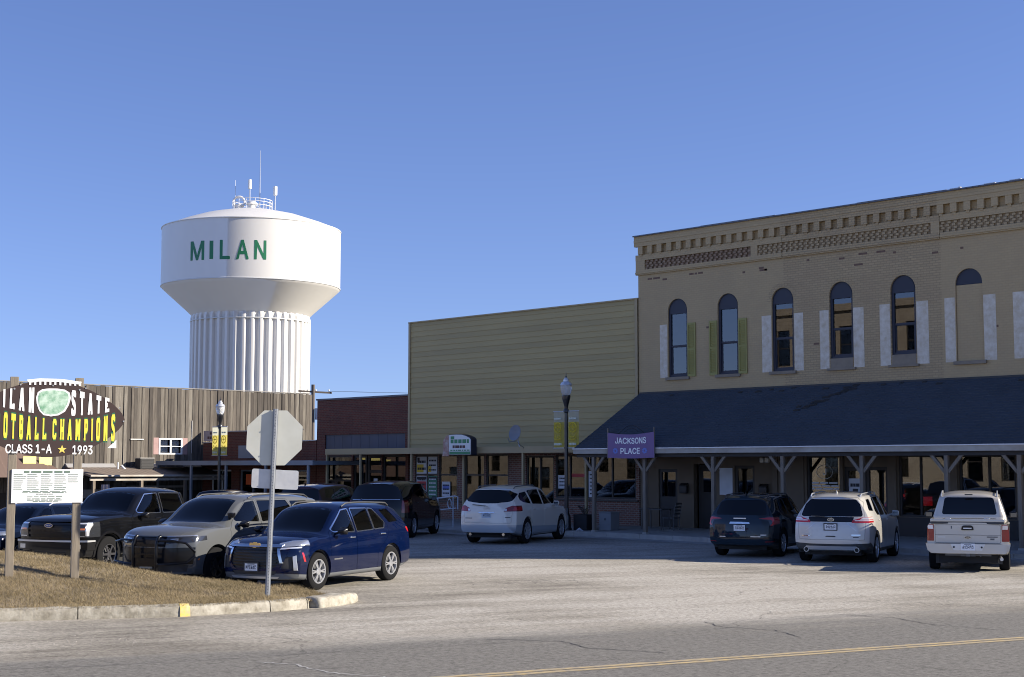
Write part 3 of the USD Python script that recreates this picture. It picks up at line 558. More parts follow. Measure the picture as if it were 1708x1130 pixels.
# ground floor front
OPEN = [(-33.42,-32.58,.28,2.28), (-31.86,-31.08,.26,2.45), (-30.12,-29.30,.28,2.40), (-27.25,-25.98,.62,2.72), (-25.86,-24.30,.28,2.36), (-23.92,-22.36,.86,2.72), (-21.92,-20.14,.86,2.72), (-19.6,-18.7,.28,2.4), (-18.2,-16.2,.8,2.7)]
fw_ = mbox(BX0+.02, BX1, .05, .25, 0, 4.32) - m3.Manifold.batch_boolean([mbox(a, b, -.1, .5, c, d) for a, b, c, d in OPEN], m3.OpType.Add)
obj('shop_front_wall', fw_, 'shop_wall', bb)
for x0, x1 in ((-34.2,-33.98), (-28.55,-28.35), (-26.0+.02,-25.86-.0), (-22.33,-21.95), (-24.28,-23.98)): obj('pilaster', box(x0, x1, -.02, .05, .1, 2.82), 'shop_wall', bb)
d1 = glazed(bb, -33.42, -32.58, .28, 2.28, .09, fw=.11, rails=(), name='door', bottom=1.05)
d2 = obj('door', box(-31.84, -31.1, .30, .34, .27, 2.42), 'dark_wood', bb, label='dark door set back in an open entrance'); obj('pane', box(-31.62, -31.3, .285, .298, 1.5, 2.2), 'shop_glass', d2)
glazed(bb, -30.12, -29.30, .28, 2.40, .09, fw=.10, name='door', bottom=.95)
jw = glazed(bb, -27.25, -25.98, .62, 2.72, .09, fw=.07, name='window')
glazed(bb, -25.86, -25.10, .28, 2.36, .09, fw=.12, name='door', bottom=.9); glazed(bb, -25.08, -24.30, .28, 2.36, .09, fw=.10, name='door', bottom=.5)
glazed(bb, -23.92, -22.36, .86, 2.72, .09, fw=.06, mull=(-23.20,), name='window'); glazed(bb, -21.92, -20.14, .86, 2.72, .09, fw=.07, mull=(-20.98,), name='window'); glazed(bb, -19.6, -18.7, .28, 2.4, .09, fw=.1, name='door', bottom=.6); glazed(bb, -18.2, -16.2, .8, 2.7, .09, fw=.07, mull=(-17.2,), name='window')
for x0, x1, z1 in ((-23.98,-22.3,.84), (-21.95,-20.1,.84), (-27.3,-25.95,.60)): obj('bulkhead', box(x0, x1, .02, .05, .2, z1), 'dark_frame', bb)
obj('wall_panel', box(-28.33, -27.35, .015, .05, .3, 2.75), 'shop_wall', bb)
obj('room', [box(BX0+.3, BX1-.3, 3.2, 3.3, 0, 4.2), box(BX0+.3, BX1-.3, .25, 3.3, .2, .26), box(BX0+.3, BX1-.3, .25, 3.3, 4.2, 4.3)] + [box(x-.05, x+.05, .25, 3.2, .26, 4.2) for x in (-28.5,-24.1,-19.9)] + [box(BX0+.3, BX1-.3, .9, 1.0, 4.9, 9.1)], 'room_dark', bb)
wl = obj('wall_lamp', [rbox(-29.0+dx, -28.86+dx, -.08, .05, 2.50, 2.66, .02) for dx in (0,.2)], 'lamp_white', bb, kind='stuff')
ph = text('816-654-2144', .15, .002, True, width=1.05); obj('phone_number', stand(ph, (-26.6,.118,1.38), (1,0,0)), 'lamp_white', jw)
obj('window_print', strokes(-27.1,-26.1,1.62,1.9,.118,3,5,words=3) , 'paper', jw, kind='stuff')
a = np.linspace(0, 2*np.pi, 28, endpoint=False)
obj('round_logo', [tube([(-26.62+.30*math.cos(t), .115, 2.2+.22*math.sin(t)) for t in a], .008, 5, True), stand(text('J', .2, .003, True), (-26.62,.118,2.1), (1,0,0))], 'lamp_white', jw, kind='stuff')

# ================================================================ tan clapboard building
tb = thing('siding_building', 'tan clapboard false-front building with restaurant sign and flat canopy', 'building', (-46.88, 0, 0), world=True)
TX0, TX1 = -46.86, -34.27
zz = 3.06; k = 0
while zz < 8.3:
    h_ = .213; t_ = min(zz+h_+.02, 8.33); lk = 'siding_tan' if (k*7) % 3 else 'siding_tan_worn'
    obj('siding_board', prism_x([(-.005, t_), (0.0, t_), (0.0, zz), (-.024, zz), (-.024, zz+.010)], TX0, TX1), lk, tb); zz += h_; k += 1
obj('front_wall', box(TX0+.01, TX1-.01, .001, .25, 2.9, 8.3), 'tan_trim', tb); obj('top_cap', box(TX0-.04, TX1+.02, -.06, .3, 8.33, 8.38), 'tan_trim', tb)
obj('corner_board', box(TX0-.03, TX0+.09, -.05, .0, 3.0, 8.33), 'tan_trim', tb); obj('corner_board', box(TX1-.12, TX1, -.052, .0, 3.0, 8.33), 'tan_trim', tb)
obj('side_wall', box(TX0, TX0+.2, .25, 22, -.4, 8.0), 'siding_tan', tb); obj('side_wall', box(TX1-.2, TX1, .25, 22, 0, 8.0), 'siding_tan', tb); obj('roof', box(TX0+.2, TX1-.2, .25, 22, 6.9, 7.0), 'roof_membrane', tb)
obj('canopy_fascia', box(-50.17, -34.9, -1.84, -1.80, 2.86, 3.10), 'tan_trim', tb); obj('canopy_fascia', box(-50.17, -50.13, -1.80, -.05, 2.86, 3.10), 'tan_trim', tb); obj('canopy_deck', box(-50.13, -34.3, -1.80, -.04, 3.02, 3.06), 'roof_membrane', tb); obj('canopy_ceiling', box(-50.13, -34.9, -1.80, -.04, 2.88, 2.90), 'soffit', tb)
for px in (-50.1,-47.84,-44.6,-41.54,-38.32,-35.18): obj('post', rbox(px-.045, px+.045, -1.82, -1.73, float(gh(px,0))+.16, 2.88, .01, 6), 'tan_trim', tb)
TO = [(-46.5,-45.08,1.02,2.84), (-45.02,-43.9,1.02,2.84), (-43.45,-42.3,1.02,2.84), (-42.22,-40.95,1.02,2.84), (-39.98,-38.5,.28,2.76), (-38.42,-36.9,1.2,2.8), (-36.85,-34.45,1.2,2.8)]
tw_ = mbox(TX0+.02, TX1-.02, .03, .22, -.4, 2.95) - m3.Manifold.batch_boolean([mbox(a, b, -.1, .5, c, d) for a, b, c, d in TO], m3.OpType.Add)
obj('shop_front_wall', tw_, 'bulkhead_brick', tb)
for (x0, x1, z0, z1), mu, ra in zip(TO, ((-45.75,), (), (), (), (-39.24,), (-37.7,), (-35.6,)), ((2.03,), (2.03,), (2.03,), (2.03,), (), (), ())):
    w = glazed(tb, x0, x1, z0, z1, .06, fw=.065, mull=mu, rails=ra, name='door' if z0 < .5 else 'window', bottom=.5 if z0 < .5 else None)
obj('window_ledge', box(TX0+.05, -40.9, -.05, .03, .94, 1.0), 'bronze_frame', tb); obj('window_ledge', box(-38.45, TX1-.05, -.05, .03, 1.12, 1.18), 'bronze_frame', tb)
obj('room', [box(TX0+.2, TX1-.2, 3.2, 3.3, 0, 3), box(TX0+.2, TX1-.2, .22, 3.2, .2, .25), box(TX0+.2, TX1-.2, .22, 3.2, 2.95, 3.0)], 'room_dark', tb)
obj('drapes', [hull_of([(x, .45, 1.3), (x+.18, .45, 1.3), (x+.05, .45, 2.75), (x+.3, .45, 2.75)], .02) for x in (-41.85,-41.2,-36.6,-35.4)], 'paper_green', tb, kind='stuff')

# ================================================================ red brick shop
rb = thing('red_brick_shop', 'dark red brick single-storey shop with blue-grey sign panel', 'building', (-53.25, 0, 0), world=True)
RX0, RX1 = -53.22, -46.9; gz_ = -.25
RO = [(-52.62,-47.12,2.90,3.75), (-52.55,-50.72,1.0,2.84), (-50.62,-48.66,-.1,2.84), (-48.62,-47.08,.9,2.84)]
obj('wall', mbox(RX0, RX1, 0, .3, -.5, 5.3) - m3.Manifold.batch_boolean([mbox(a, b, -.1, .5, c, d) for a, b, c, d in RO], m3.OpType.Add), 'red_brick', rb)
obj('coping', box(RX0-.04, RX1, -.05, .34, 5.3, 5.37), 'cap_metal', rb); obj('side_wall', box(RX0, RX0+.25, .3, 20, -.5, 5.0), 'red_brick_side', rb); obj('roof', box(RX0+.25, RX1, .3, 20, 4.4, 4.5), 'roof_membrane', rb)
n_ = 9
for i in range(n_): x0 = -52.62 + 5.5*i/n_; obj('sign_panel', box(x0+.006, x0+5.5/n_-.006, .05, .12, 2.90, 3.75), 'sign_band', rb)
glazed(rb, -52.55, -50.72, 1.0, 2.84, .08, fw=.08, rails=(1.75,), name='window'); glazed(rb, -50.62, -49.75, -.1, 2.84, .08, fw=.10, name='window', bottom=1.0); glazed(rb, -49.73, -48.66, -.1, 2.84, .12, fw=.12, name='door', bottom=.9, rails=(2.15,)); glazed(rb, -48.62, -47.08, .9, 2.84, .08, fw=.08, name='window')
obj('notice', box(-49.3, -49.05, .105, .112, 1.5, 1.85), 'paper', rb)
obj('blind', [box(-52.4, -50.85, .3, .31, 1.8, 2.55), box(-48.5, -47.2, .3, .31, 1.3, 2.7), box(-49.55, -48.8, .3, .31, 2.0, 2.7)], 'room_tan', rb, kind='stuff')
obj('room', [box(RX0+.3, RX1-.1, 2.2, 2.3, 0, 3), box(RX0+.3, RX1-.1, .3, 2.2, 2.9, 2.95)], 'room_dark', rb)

# ================================================================ low brick shop at the corner
lb = thing('low_brick_shop', 'low dark brick corner shop with raised parapet and grey steel canopy frame', 'building', (-62.5, 0, 0), world=True)
LX0, LX1 = -62.5, -53.27
LO = [(-61.75,-60.0,-.3,2.2), (-59.3,-57.2,.6,2.2), (-56.9,-53.9,.6,2.2)]
obj('wall', mbox(LX0, LX1, 0, .3, -.7, 3.5) - m3.Manifold.batch_boolean([mbox(a, b, -.1, .5, c, d) for a, b, c, d in LO], m3.OpType.Add), 'red_brick', lb)
obj('parapet', box(-60.45, -54.7, 0.001, .3, 3.5, 4.02), 'red_brick', lb); obj('parapet_step', box(-60.45-.3, -60.45, .001, .3, 3.5, 3.72), 'red_brick', lb)
obj('coping', [box(LX0, -60.5, -.03, .33, 3.5, 3.545), box(-60.48, -54.68, -.03, .33, 4.02, 4.065), box(-54.66, LX1, -.03, .33, 3.5, 3.545)], 'flashing', lb, kind='stuff')
obj('side_wall', box(LX0, LX0+.2, .3, 6.0, -.7, 3.4), 'red_brick_side', lb); obj('roof', box(LX0+.2, LX1, .3, 14, 3.1, 3.2), 'roof_membrane', lb)
glazed(lb, -61.75, -60.0, -.3, 2.2, .08, fw=.07, mull=(-60.9,), name='door', fl='white_vinyl', bottom=.8); glazed(lb, -59.3, -57.2, .6, 2.2, .08, fw=.07, mull=(-58.3,), name='window', fl='canopy_steel'); glazed(lb, -56.9, -53.9, .6, 2.2, .08, fw=.07, mull=(-55.4,), name='window', fl='canopy_steel')
obj('orange_notice', box(-58.9, -58.45, .10, .107, 1.5, 2.0), 'orange_paper', lb); obj('upper_panel', box(-59.4, -56.2, -.02, -.001, 2.75, 3.35), 'canopy_steel', lb)
obj('blind', [box(-61.6, -60.2, .4, .41, .6, 2.1), box(-59.2, -57.3, .4, .41, .8, 2.1), box(-56.8, -54, .4, .41, .8, 2.1)], 'room_tan', lb, kind='stuff')
obj('canopy_frame', [box(-62.45, -49.95, -2.65, -2.55, 2.42, 2.62), box(-62.45, -62.35, -2.55, -.02, 2.43, 2.60), box(-50.05, -49.95, -2.55, -.02, 2.43, 2.60)], 'canopy_steel', lb); obj('canopy_deck', box(-62.35, -50.05, -2.55, -.02, 2.50, 2.54), 'roof_membrane', lb)
for px in (-62.3,-59.37,-56.49,-53.4,-50.3): obj('post', box(px-.06, px+.06, -2.64, -2.56, -.5, 2.42), 'canopy_steel', lb)
rs = thing('rooftop_sign', 'small faded pink painted board standing on the low shop parapet', 'sign', (-62.0, .1, 3.545), world=True)
obj('board', box(-62.55, -61.05, .05, .09, 3.60, 4.10), 'sign_pink', rs); obj('painted_words', strokes(-62.0,-61.3,3.9,4.04,.05,1,3,th=.8,words=2) + strokes(-62.2,-61.15,3.68,3.84,.05,1,4,th=.8,words=3), 'sign_brown', rs, kind='stuff'); obj('board_post', box(-61.0, -60.9, .05, .11, 3.545, 4.12), 'white_vinyl', rs); obj('board_post', box(-62.5, -62.42, .09, .14, 3.545, 4.1), 'grey_wood', rs)

# ================================================================ weathered wood building
wb_ = thing('wood_building', 'weathered grey-brown board-clad building with flat top and small white window', 'building', (-62.7, -6, 0), world=True)
WX = -62.72; yy = -13.0; k = 0
while yy < 6.55:
    w = rnd.uniform(.14,.235); t_ = rnd.choice((.005,.02,.03,.045)); gp = rnd.choice((.004,.012,.02,.028)); top = 6.13 + rnd.uniform(-.015,.012)
    wy = (-2.36,-1.06)
    lk = 'barn_wood_' + rnd.choice('aabbccdde')
    if yy+w > wy[0]+.02 and yy < wy[1]-.02:
        obj('board', [box(WX, WX+.024+t_, yy+gp, yy+w-.004, 3.72, top), box(WX, WX+.024+t_, yy+gp, yy+w-.004, 1.2, 2.94)], lk, wb_)
    else: obj('board', box(WX, WX+.024+t_, yy+gp, yy+w-.004, 1.2, top), lk, wb_)
    yy += w; k += 1
obj('wall_core', mbox(WX-.2, WX-.001, -13, 6.56, -.7, 6.1) - mbox(-70, -60, -2.36, -1.06, 2.94, 3.72), 'dark_wood', wb_); obj('top_cap', box(WX-.25, WX+.07, -13.05, 6.6, 6.15, 6.19), 'roof_edge', wb_)
obj('side_wall', box(-80, WX-.2, 6.3, 6.55, -.7, 6.0), 'barn_wood_b', wb_); obj('side_wall', box(-80, WX-.2, -13, -12.8, -.7, 6.0), 'barn_wood_b', wb_); obj('roof', box(-80, WX-.2, -12.8, 6.3, 5.2, 5.3), 'roof_membrane', wb_)
# window facing +x
fr = mbox(WX-.02, WX+.06, -2.36, -1.06, 2.94, 3.72) - mbox(-70, -60, -2.29, -1.745, 3.01, 3.65) - mbox(-70, -60, -1.675, -1.13, 3.01, 3.65)
wv = obj('window', fr, 'white_vinyl', wb_)
obj('meeting_rail', [box(WX, WX+.05, -2.29, -1.745, 3.31, 3.35), box(WX, WX+.05, -1.675, -1.13, 3.31, 3.35)], 'white_vinyl', wv)
for y0, y1 in ((-2.29,-1.745), (-1.675,-1.13)):
    for z0, z1 in ((3.01,3.31), (3.35,3.65)): obj('pane', box(WX+.01, WX+.016, y0-.003, y1+.003, z0-.003, z1+.003), 'clear_glass', wv)
    obj('curtain', box(WX-.1, WX-.09, y0+.06, y1-.06, 3.0, 3.64), 'curtain', wv)
for y0, y1 in ((-2.66,-2.38), (-1.04,-.78)): obj('shutter', box(WX+.03, WX+.055, y0, y1, 2.94, 3.74), 'pink_shutter', wb_)
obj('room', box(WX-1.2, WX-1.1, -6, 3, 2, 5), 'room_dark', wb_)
# porch roof against the front
def pr(y, s, n=0): return (WX+.05 + 2.45*s + n*.16, y, 2.34 - .39*s + n*.98)
obj('porch_roof', slab8([pr(-7.2,1,-.07), pr(-.08,1,-.07), pr(-.08,0,-.07), pr(-7.2,0,-.07)], [pr(-7.2,1), pr(-.08,1), pr(-.08,0), pr(-7.2,0)]), 'rust_roof', wb_)
for i in range(24): y0 = -7.2+7.1*i/24; obj('roof_plank', slab8([pr(y0+.006,1.01,.0), pr(y0+.285,1.01,.0), pr(y0+.285,.02,.0), pr(y0+.006,.02,.0)], [pr(y0+.006,1.01,.018), pr(y0+.285,1.01,.018), pr(y0+.285,.02,.012), pr(y0+.006,.02,.012)]), 'rust_roof', wb_)
for y0, y1 in ((-7.2,-4.75), (-3.0,-2.45), (-1.0,-.1)): obj('roof_flashing', slab8([pr(y0,.10,.02), pr(y1,.10,.02), pr(y1,.0,.02), pr(y0,.0,.02)], [pr(y0,.10,.03), pr(y1,.10,.03), (WX+.06,y1,2.5), (WX+.06,y0,2.5)]), 'flashing', wb_)
obj('gutter', tube([(-60.2,-7.25,1.93), (-60.2,-.1,1.93)], .055, 10), 'fascia_grey', wb_, smooth=40); obj('beam', box(-60.4, -60.3, -7.2, -.1, 1.72, 1.84), 'fascia_grey', wb_)
for y in (-7.0,-4.6,-2.3): obj('post', box(-60.42, -60.30, y-.06, y+.06, -.6, 1.72), 'grey_wood', wb_)
obj('porch_board', [box(-62.4, -62.36, -6.8, -5.2, .9, 1.3), box(-62.4, -62.36, -4.2, -1.0, 1.35, 1.45), box(-62.4, -62.36, -4.4, -2.6, 1.62, 1.70)], 'fascia_grey', wb_, kind='stuff')
obj('hanging_board', [box(-60.34, -60.30, -6.65, -6.25, 1.25, 1.55)], 'sign_pink', wb_); obj('vent_pipe', [cyl((-62.0,-4.9,2.1), (-62.0,-4.9,2.55), .035), cyl((-62.0,-4.5,2.2), (-62.2,-4.6,2.4), .05)], 'white_vinyl', wb_, kind='stuff')
# brown mansard awning further left
obj('mansard_awning', slab8([(WX+.04,-13,2.0), (-60.4,-13,1.9), (-60.4,-8.0,1.9), (WX+.04,-7.4,1.9)], [(WX+.04,-13,3.9), (-61.6,-13,3.5), (-61.5,-10.6,3.2), (WX+.04,-9.6,3.3)]), 'brown_panel', wb_)
for y0 in (-10.1,-9.35): obj('yellow_board', box(-60.95, -60.9, y0, y0+.6, 2.42, 2.80), 'yellow_sign', wb_)
obj('wall_conduit', [box(WX+.04, WX+.09, -3.9, -3.2, 3.62, 3.67), tube([(WX+.06,-.55,3.0),(WX+.06,-.55,4.6)], .02, 6)], 'flashing', wb_, kind='stuff')
ac = thing('air_conditioner', 'dark box air conditioner sitting on the porch roof of the wood building', 'air conditioner', (-62.1,-3.45,2.27), world=True)
obj('cabinet', rbox(-62.35, -61.85, -3.82, -3.08, 2.24, 2.74, .02), 'ac_metal', ac); obj('lid', box(-62.36, -61.84, -3.83, -3.07, 2.745, 2.765), 'flashing', ac)
for i in range(6): obj('grille_bar', box(-61.85, -61.835, -3.75, -3.15, 2.30+.07*i, 2.325+.07*i), 'black_plastic', ac)

# ================================================================ blocks across the street behind the viewer, seen mirrored in the shop windows
def facade_block(name, label, x0, x1, y, depth, h, lk, nx, floors, parapet=.5):
    t = thing(name, label, 'building', (x0, y, 0), world=True)
    ops = []
    for f_ in range(floors):
        for i in range(nx): cx = x0 + (x1-x0)*(i+.5)/nx; z0 = 1.0 + f_*(h-1)/floors; ops.append((cx-.65, cx+.65, z0, z0+(h-1)/floors*.62))
    obj('wall', mbox(x0, x1, y-depth, y, -.7, h) - m3.Manifold.batch_boolean([mbox(a, b, y-.3, y+1, c, d) for a, b, c, d in ops], m3.OpType.Add), lk, t); obj('cornice', box(x0-.2, x1+.2, y, y+.3, h-.6, h-.1), lk, t)
    for a, b, c, d in ops:
        w = obj('window', mbox(a, b, y-.2, y-.12, c, d) - mbox(a+.08, b-.08, y-1, y+1, c+.08, (c+d)/2-.04) - mbox(a+.08, b-.08, y-1, y+1, (c+d)/2+.04, d-.08), 'bronze_frame', t); obj('pane', box(a+.05, b-.05, y-.17, y-.16, c+.05, d-.05), 'upper_glass', w)
facade_block('stone_block', 'tall tan stone building mirrored in the brick building windows', -73.5, -40, -62, 14, 15.5, 'tan_block', 11, 3)
facade_block('street_block', 'low tan building mirrored in the restaurant windows', -150, -86, -62, 12, 7.5, 'tan_block', 18, 2)
# ---------------------------------------------------------------- water tower
look('tower_white', (.63,.62,.59), .45, var=(.25,.4), color2=(.54,.53,.50), streak=(1,1,.35)); look('tower_green', (.012,.15,.065), .5); look('tower_seam', (.55,.56,.56), .5); look('antenna_grey', (.42,.44,.47), .5, .3)
TX, TY = -109.30, 34.41; wt_ = thing('water_tower', 'large white water tower with fluted column and green town name', 'water tower', (TX, TY, -.6), world=True)
NF = 44; Rc = 5.16; a = np.linspace(0, 2*np.pi, NF*12, endpoint=False)
fl = np.clip(np.cos(a*NF)*2.4+.15, -1, 1); 
def ring(z, amp, R=Rc): r = R + amp*fl; return np.column_stack([TX + r*np.cos(a), TY + r*np.sin(a), np.full(len(a), z)])
rows = [ring(-.6,.11), ring(14.9,.11), ring(15.3,.10), ring(15.55,.04), ring(15.66,.0)]
V = np.vstack(rows); n = len(a); F = []
for i in range(len(rows)-1):
    for j in range(n): e = (j+1) % n; F += [(i*n+j, i*n+e, (i+1)*n+e), (i*n+j, (i+1)*n+e, (i+1)*n+j)]
obj('column', trimesh.Trimesh(V, F, process=False), 'tower_white', wt_, smooth=40)
obj('tank', lathe([(5.18,15.6),(5.32,15.72),(5.55,15.95),(7.66,17.85),(7.82,18.02),(7.85,18.1)], 288, (TX,TY,0)), 'tower_white', wt_, smooth=25, label='cone under the tank')
obj('drum', lathe([(7.85,18.1),(7.86,18.14),(7.86,23.2),(7.92,23.21),(7.92,23.27),(7.7,23.30)], 288, (TX,TY,0)), 'tower_white', wt_, smooth=25)
obj('dome', lathe([(7.88,23.26),(7.5,23.42),(6.4,23.86),(4.5,24.50),(2.2,25.02),(0.01,25.22)], 24, (TX,TY,0)), 'tower_white', wt_, smooth=10)
obj('seam_ring', [lathe([(7.87,18.06),(7.90,18.08),(7.90,18.14),(7.87,18.16)], 96, (TX,TY,0)), lathe([(5.26,14.98),(5.30,15.0),(5.30,15.06),(5.26,15.08)], 64, (TX,TY,0))], 'tower_seam', wt_, smooth=30)
vd = math.atan2(-39.7-TY, -TX)
def wrap(t, R, a0, z0, dz=.0):
    t = t.copy(); 
    for _ in range(2): t = t.subdivide()
    v = t.vertices.copy(); th_ = a0 + v[:,0]/R; r_ = R + v[:,2] + dz; t.vertices = np.column_stack([TX + r_*np.cos(th_), TY + r_*np.sin(th_), z0 + v[:,1]]); return t
for ch, u0, u1 in (('M',319,342),('I',351,357),('L',368,385),('A',395,416),('N',425,445)):
    d0 = math.asin((u0-421)*.0500/7.86); d1 = math.asin((u1-421)*.0500/7.86); w_ = (d1-d0)*7.86
    obj('letter', wrap(text(ch, 1.55, .012, True, width=w_) if ch != 'I' else box(-.17, .17, 0, 1.55, 0, .012), 7.862, vd + (d0+d1)/2, 19.70), 'tower_green', wt_)
rr_ = 1.75
for z in (25.45, 25.75, 26.0): obj('railing_ring', tube([(TX+rr_*math.cos(t), TY+rr_*math.sin(t), z) for t in np.linspace(0,2*np.pi,32,endpoint=False)], .024, 6, True), 'tower_white', wt_)
for t in np.linspace(0,2*np.pi,14,endpoint=False): obj('railing_post', cyl((TX+rr_*math.cos(t), TY+rr_*math.sin(t), 25.0), (TX+rr_*math.cos(t), TY+rr_*math.sin(t), 26.0), .024, n=6), 'tower_white', wt_)
rx, ry = .698, .716
def tw(px, z): d_ = (px-420)*.05306; return (TX+rx*d_, TY+ry*d_, z)
obj('antenna', cyl(tw(432,25.3), tw(432,30.6), .045, .02, 8), 'antenna_grey', wt_); obj('antenna', cyl(tw(391,25.2), tw(391,27.9), .028, .02, 6), 'antenna_grey', wt_)
for px, z in ((415,27.2),(458,26.6)):
    obj('antenna', cyl(tw(px,25.2), tw(px,z), .05, n=8), 'antenna_grey', wt_); q = tw(px,z); obj('antenna_panel', rbox(q[0]-.14,q[0]+.14,q[1]-.14,q[1]+.14,z-.1,z+.75,.05), 'tower_white', wt_)
q = tw(397,25.3); obj('access_hatch', [tube([(q[0]+rx*.5*math.cos(t), q[1]+ry*.5*math.cos(t), 25.9+.5*math.sin(t)) for t in np.linspace(0,2*np.pi,20,endpoint=False)], .10, 8, True), cyl(q, (q[0],q[1],25.7), .3, n=12)], 'tower_white', wt_, smooth=40)
q = tw(418,25.3); obj('vent', lathe([(.35,0),(.35,.35),(.5,.4),(.45,.6),(.01,.68)], 16, q), 'tower_white', wt_, smooth=30)
q = tw(426,25.2); obj('beacon', lathe([(.12,0),(.14,.3),(.01,.42)], 10, (q[0],q[1],25.5)), 'antenna_grey', wt_)

# ---------------------------------------------------------------- utility pole
look('pole_wood', (.12,.10,.085), .9, var=(2,.6), streak=(4,4,.4))
up = thing('utility_pole', 'grey wooden utility pole with crossarm in the gap beside the brick shop', 'utility pole', (-72.96,14.39,-.6), world=True)
obj('pole', cyl((-72.96,14.39,-.6), (-72.96,14.39,7.35), .15, .11, 10), 'pole_wood', up, smooth=40); obj('crossarm', bar((-73.4,13.6,6.95), (-72.4,15.4,6.85), .09, .11), 'pole_wood', up)
for f_ in (-.4, .1, .9): obj('insulator', lathe([(.03,0),(.05,.05),(.02,.12)], 8, (-72.92+f_*.9*.5, 14.45+f_*.9, 6.95)), 'lamp_white', up)
obj('transformer', cyl((-72.75,14.65,5.2), (-72.75,14.65,5.9), .2, n=14), 'antenna_grey', up, smooth=40); obj('wire', [tube([(-72.5,15.2,6.95),(-62,25,6.6),(-50,36,6.9)], .012, 4), tube([(-73.3,13.8,7.0),(-90,25,6.6),(-110,40,7)], .012, 4)], 'tar', up)

# ---------------------------------------------------------------- street lamps and their banners
look('lamp_black', (.010,.010,.012), .35, coat=.5); look('lamp_cap', (.55,.57,.6), .3, .4)
LOOKS['acorn_glass'] = usdkit.material(stage, '/World/Looks/acorn_glass', {'p': ('principled_bsdf', {'base_color': (.85,.87,.88), 'roughness': .15, 'transmission_weight': .55, 'ior': 1.3})}, [], surface='p.BSDF')

for nm_, c_, c2_ in (('banner_yellow', (.78,.66,.10), (.74,.66,.25)), ('banner_pale', (.74,.74,.62), (.70,.70,.52))):   # thin cloth: light comes through from behind
    LOOKS[nm_] = usdkit.material(stage, f'/World/Looks/{nm_}', {'g': ('geometry', {}), 'n': ('noise_texture', {'scale': 8.0, 'detail': 4.0}), 'c': ('mix_color', {'a': c_, 'b': c2_}), 'd': ('diffuse_bsdf', {}), 't': ('translucent_bsdf', {}), 'm': ('mix_closure', {'fac': .5})},
        [('g.position','n.vector'), ('n.fac','c.fac'), ('c.result','d.color'), ('c.result','t.color'), ('d.BSDF','m.closure1'), ('t.BSDF','m.closure2')], surface='m.closure')
look('banner_mark', (.60,.46,.02), .8); look('banner_word', (.50,.52,.42), .8); look('purple_cloth', (.185,.115,.235), .8, var=(1.5,.4), color2=(.155,.095,.20)); look('blue_flower', (.15,.20,.50), .8)
def lamp_post(label, x, y, z):
    t = thing('street_lamp', label, 'street lamp', (x, y, z), group='black acorn street lamps')
    obj('base', lathe([(.19,0),(.19,.10),(.16,.14),(.15,.5),(.10,.62),(.085,.8)], 16), 'lamp_black', t, smooth=35)
    obj('pole', lathe([(.075,.8)] + [(.075-.016*k/10, .8+3.3*k/10) for k in range(1, 11)], 16), 'lamp_black', t, smooth=40)
    obj('collar', lathe([(.058,4.1),(.10,4.14),(.10,4.2),(.065,4.26),(.075,4.36),(.13,4.55),(.155,4.66),(.15,4.72)], 16), 'lamp_black', t, smooth=35)
    obj('globe', lathe([(.12,4.72),(.17,4.80),(.195,4.92),(.20,5.02),(.19,5.05)], 20), 'acorn_glass', t, smooth=40); obj('bulb', lathe([(.03,4.72),(.05,4.8),(.05,4.95),(.01,5.0)], 10), 'lamp_white', t, smooth=40)
    obj('cap', lathe([(.205,5.05),(.215,5.08),(.17,5.16),(.10,5.20),(.10,5.26),(.06,5.30),(.05,5.33)], 18), 'lamp_cap', t, smooth=35); obj('finial', lathe([(.02,5.33),(.035,5.36),(.012,5.40),(.004,5.52)], 8), 'lamp_black', t)
    for zz_ in (4.36-.2, 2.88):
        obj('banner_arm', [cyl((-.62,0,zz_), (.62,0,zz_), .014, n=8)], 'lamp_cap', t); obj('clamp', lathe([(.085,zz_-.03),(.085,zz_+.03)], 12), 'lamp_black', t)
    return t
def banner(label, x0, x1, y, z0, z1, curl, rows):
    t = thing('banner', label, 'banner', ((x0+x1)/2, y, z0), group=None)
    nx, nz = 6, 14; w, h = x1-x0, z1-z0; V = []
    for i in range(nx+1):
        for j in range(nz+1): V.append((-w/2+w*i/nx, curl*.05*math.sin(math.pi*i/nx)*math.sin(3.0*j/nz+.4), h*j/nz))
    F = []
    for i in range(nx):
        for j in range(nz): a_ = i*(nz+1)+j; F += [(a_, a_+nz+1, a_+nz+2), (a_, a_+nz+2, a_+1)]
    V = np.array(V); F = np.array(F); top = F[(V[F].mean(1)[:,2] > h*.72)]; low = F[(V[F].mean(1)[:,2] <= h*.72)]
    def solid(f):
        t_ = trimesh.Trimesh(V, f, process=False); t_.remove_unreferenced_vertices(); return t_
    obj('cloth', solid(low), 'banner_yellow', t); obj('cloth_top', solid(top), 'banner_pale', t)
    a_ = np.linspace(0, 2*np.pi, 24, endpoint=False); yo = -.055*max(curl,.1)-.008
    obj('printed_ring', [tube([(w*.33*math.cos(k), yo, h*.56+w*.33*math.sin(k)) for k in a_], .018, 5, True), box(-w*.2, w*.2, yo-.004, yo, h*.55, h*.58), box(-.012, .012, yo-.004, yo, h*.48, h*.66), tube([(w*.33*math.cos(k), yo, h*.30+w*.2*math.sin(k)) for k in np.linspace(np.pi,2*np.pi,10)], .014, 5), tube([(w*.26*math.cos(k), yo, h*.36+w*.18*math.sin(k)) for k in np.linspace(np.pi,2*np.pi,10)], .012, 5)], 'banner_mark', t, kind='stuff')
    obj('printed_words', strokes(-w*.36, w*.36, h*.06, h*.13, yo, 1, rows, th=.9, words=5) + strokes(-w*.34, w*.34, h*.78, h*.84, yo, 1, rows+1, th=.8, words=3), 'banner_word', t, kind='stuff')
LX_, LY_ = -35.4, -2.55
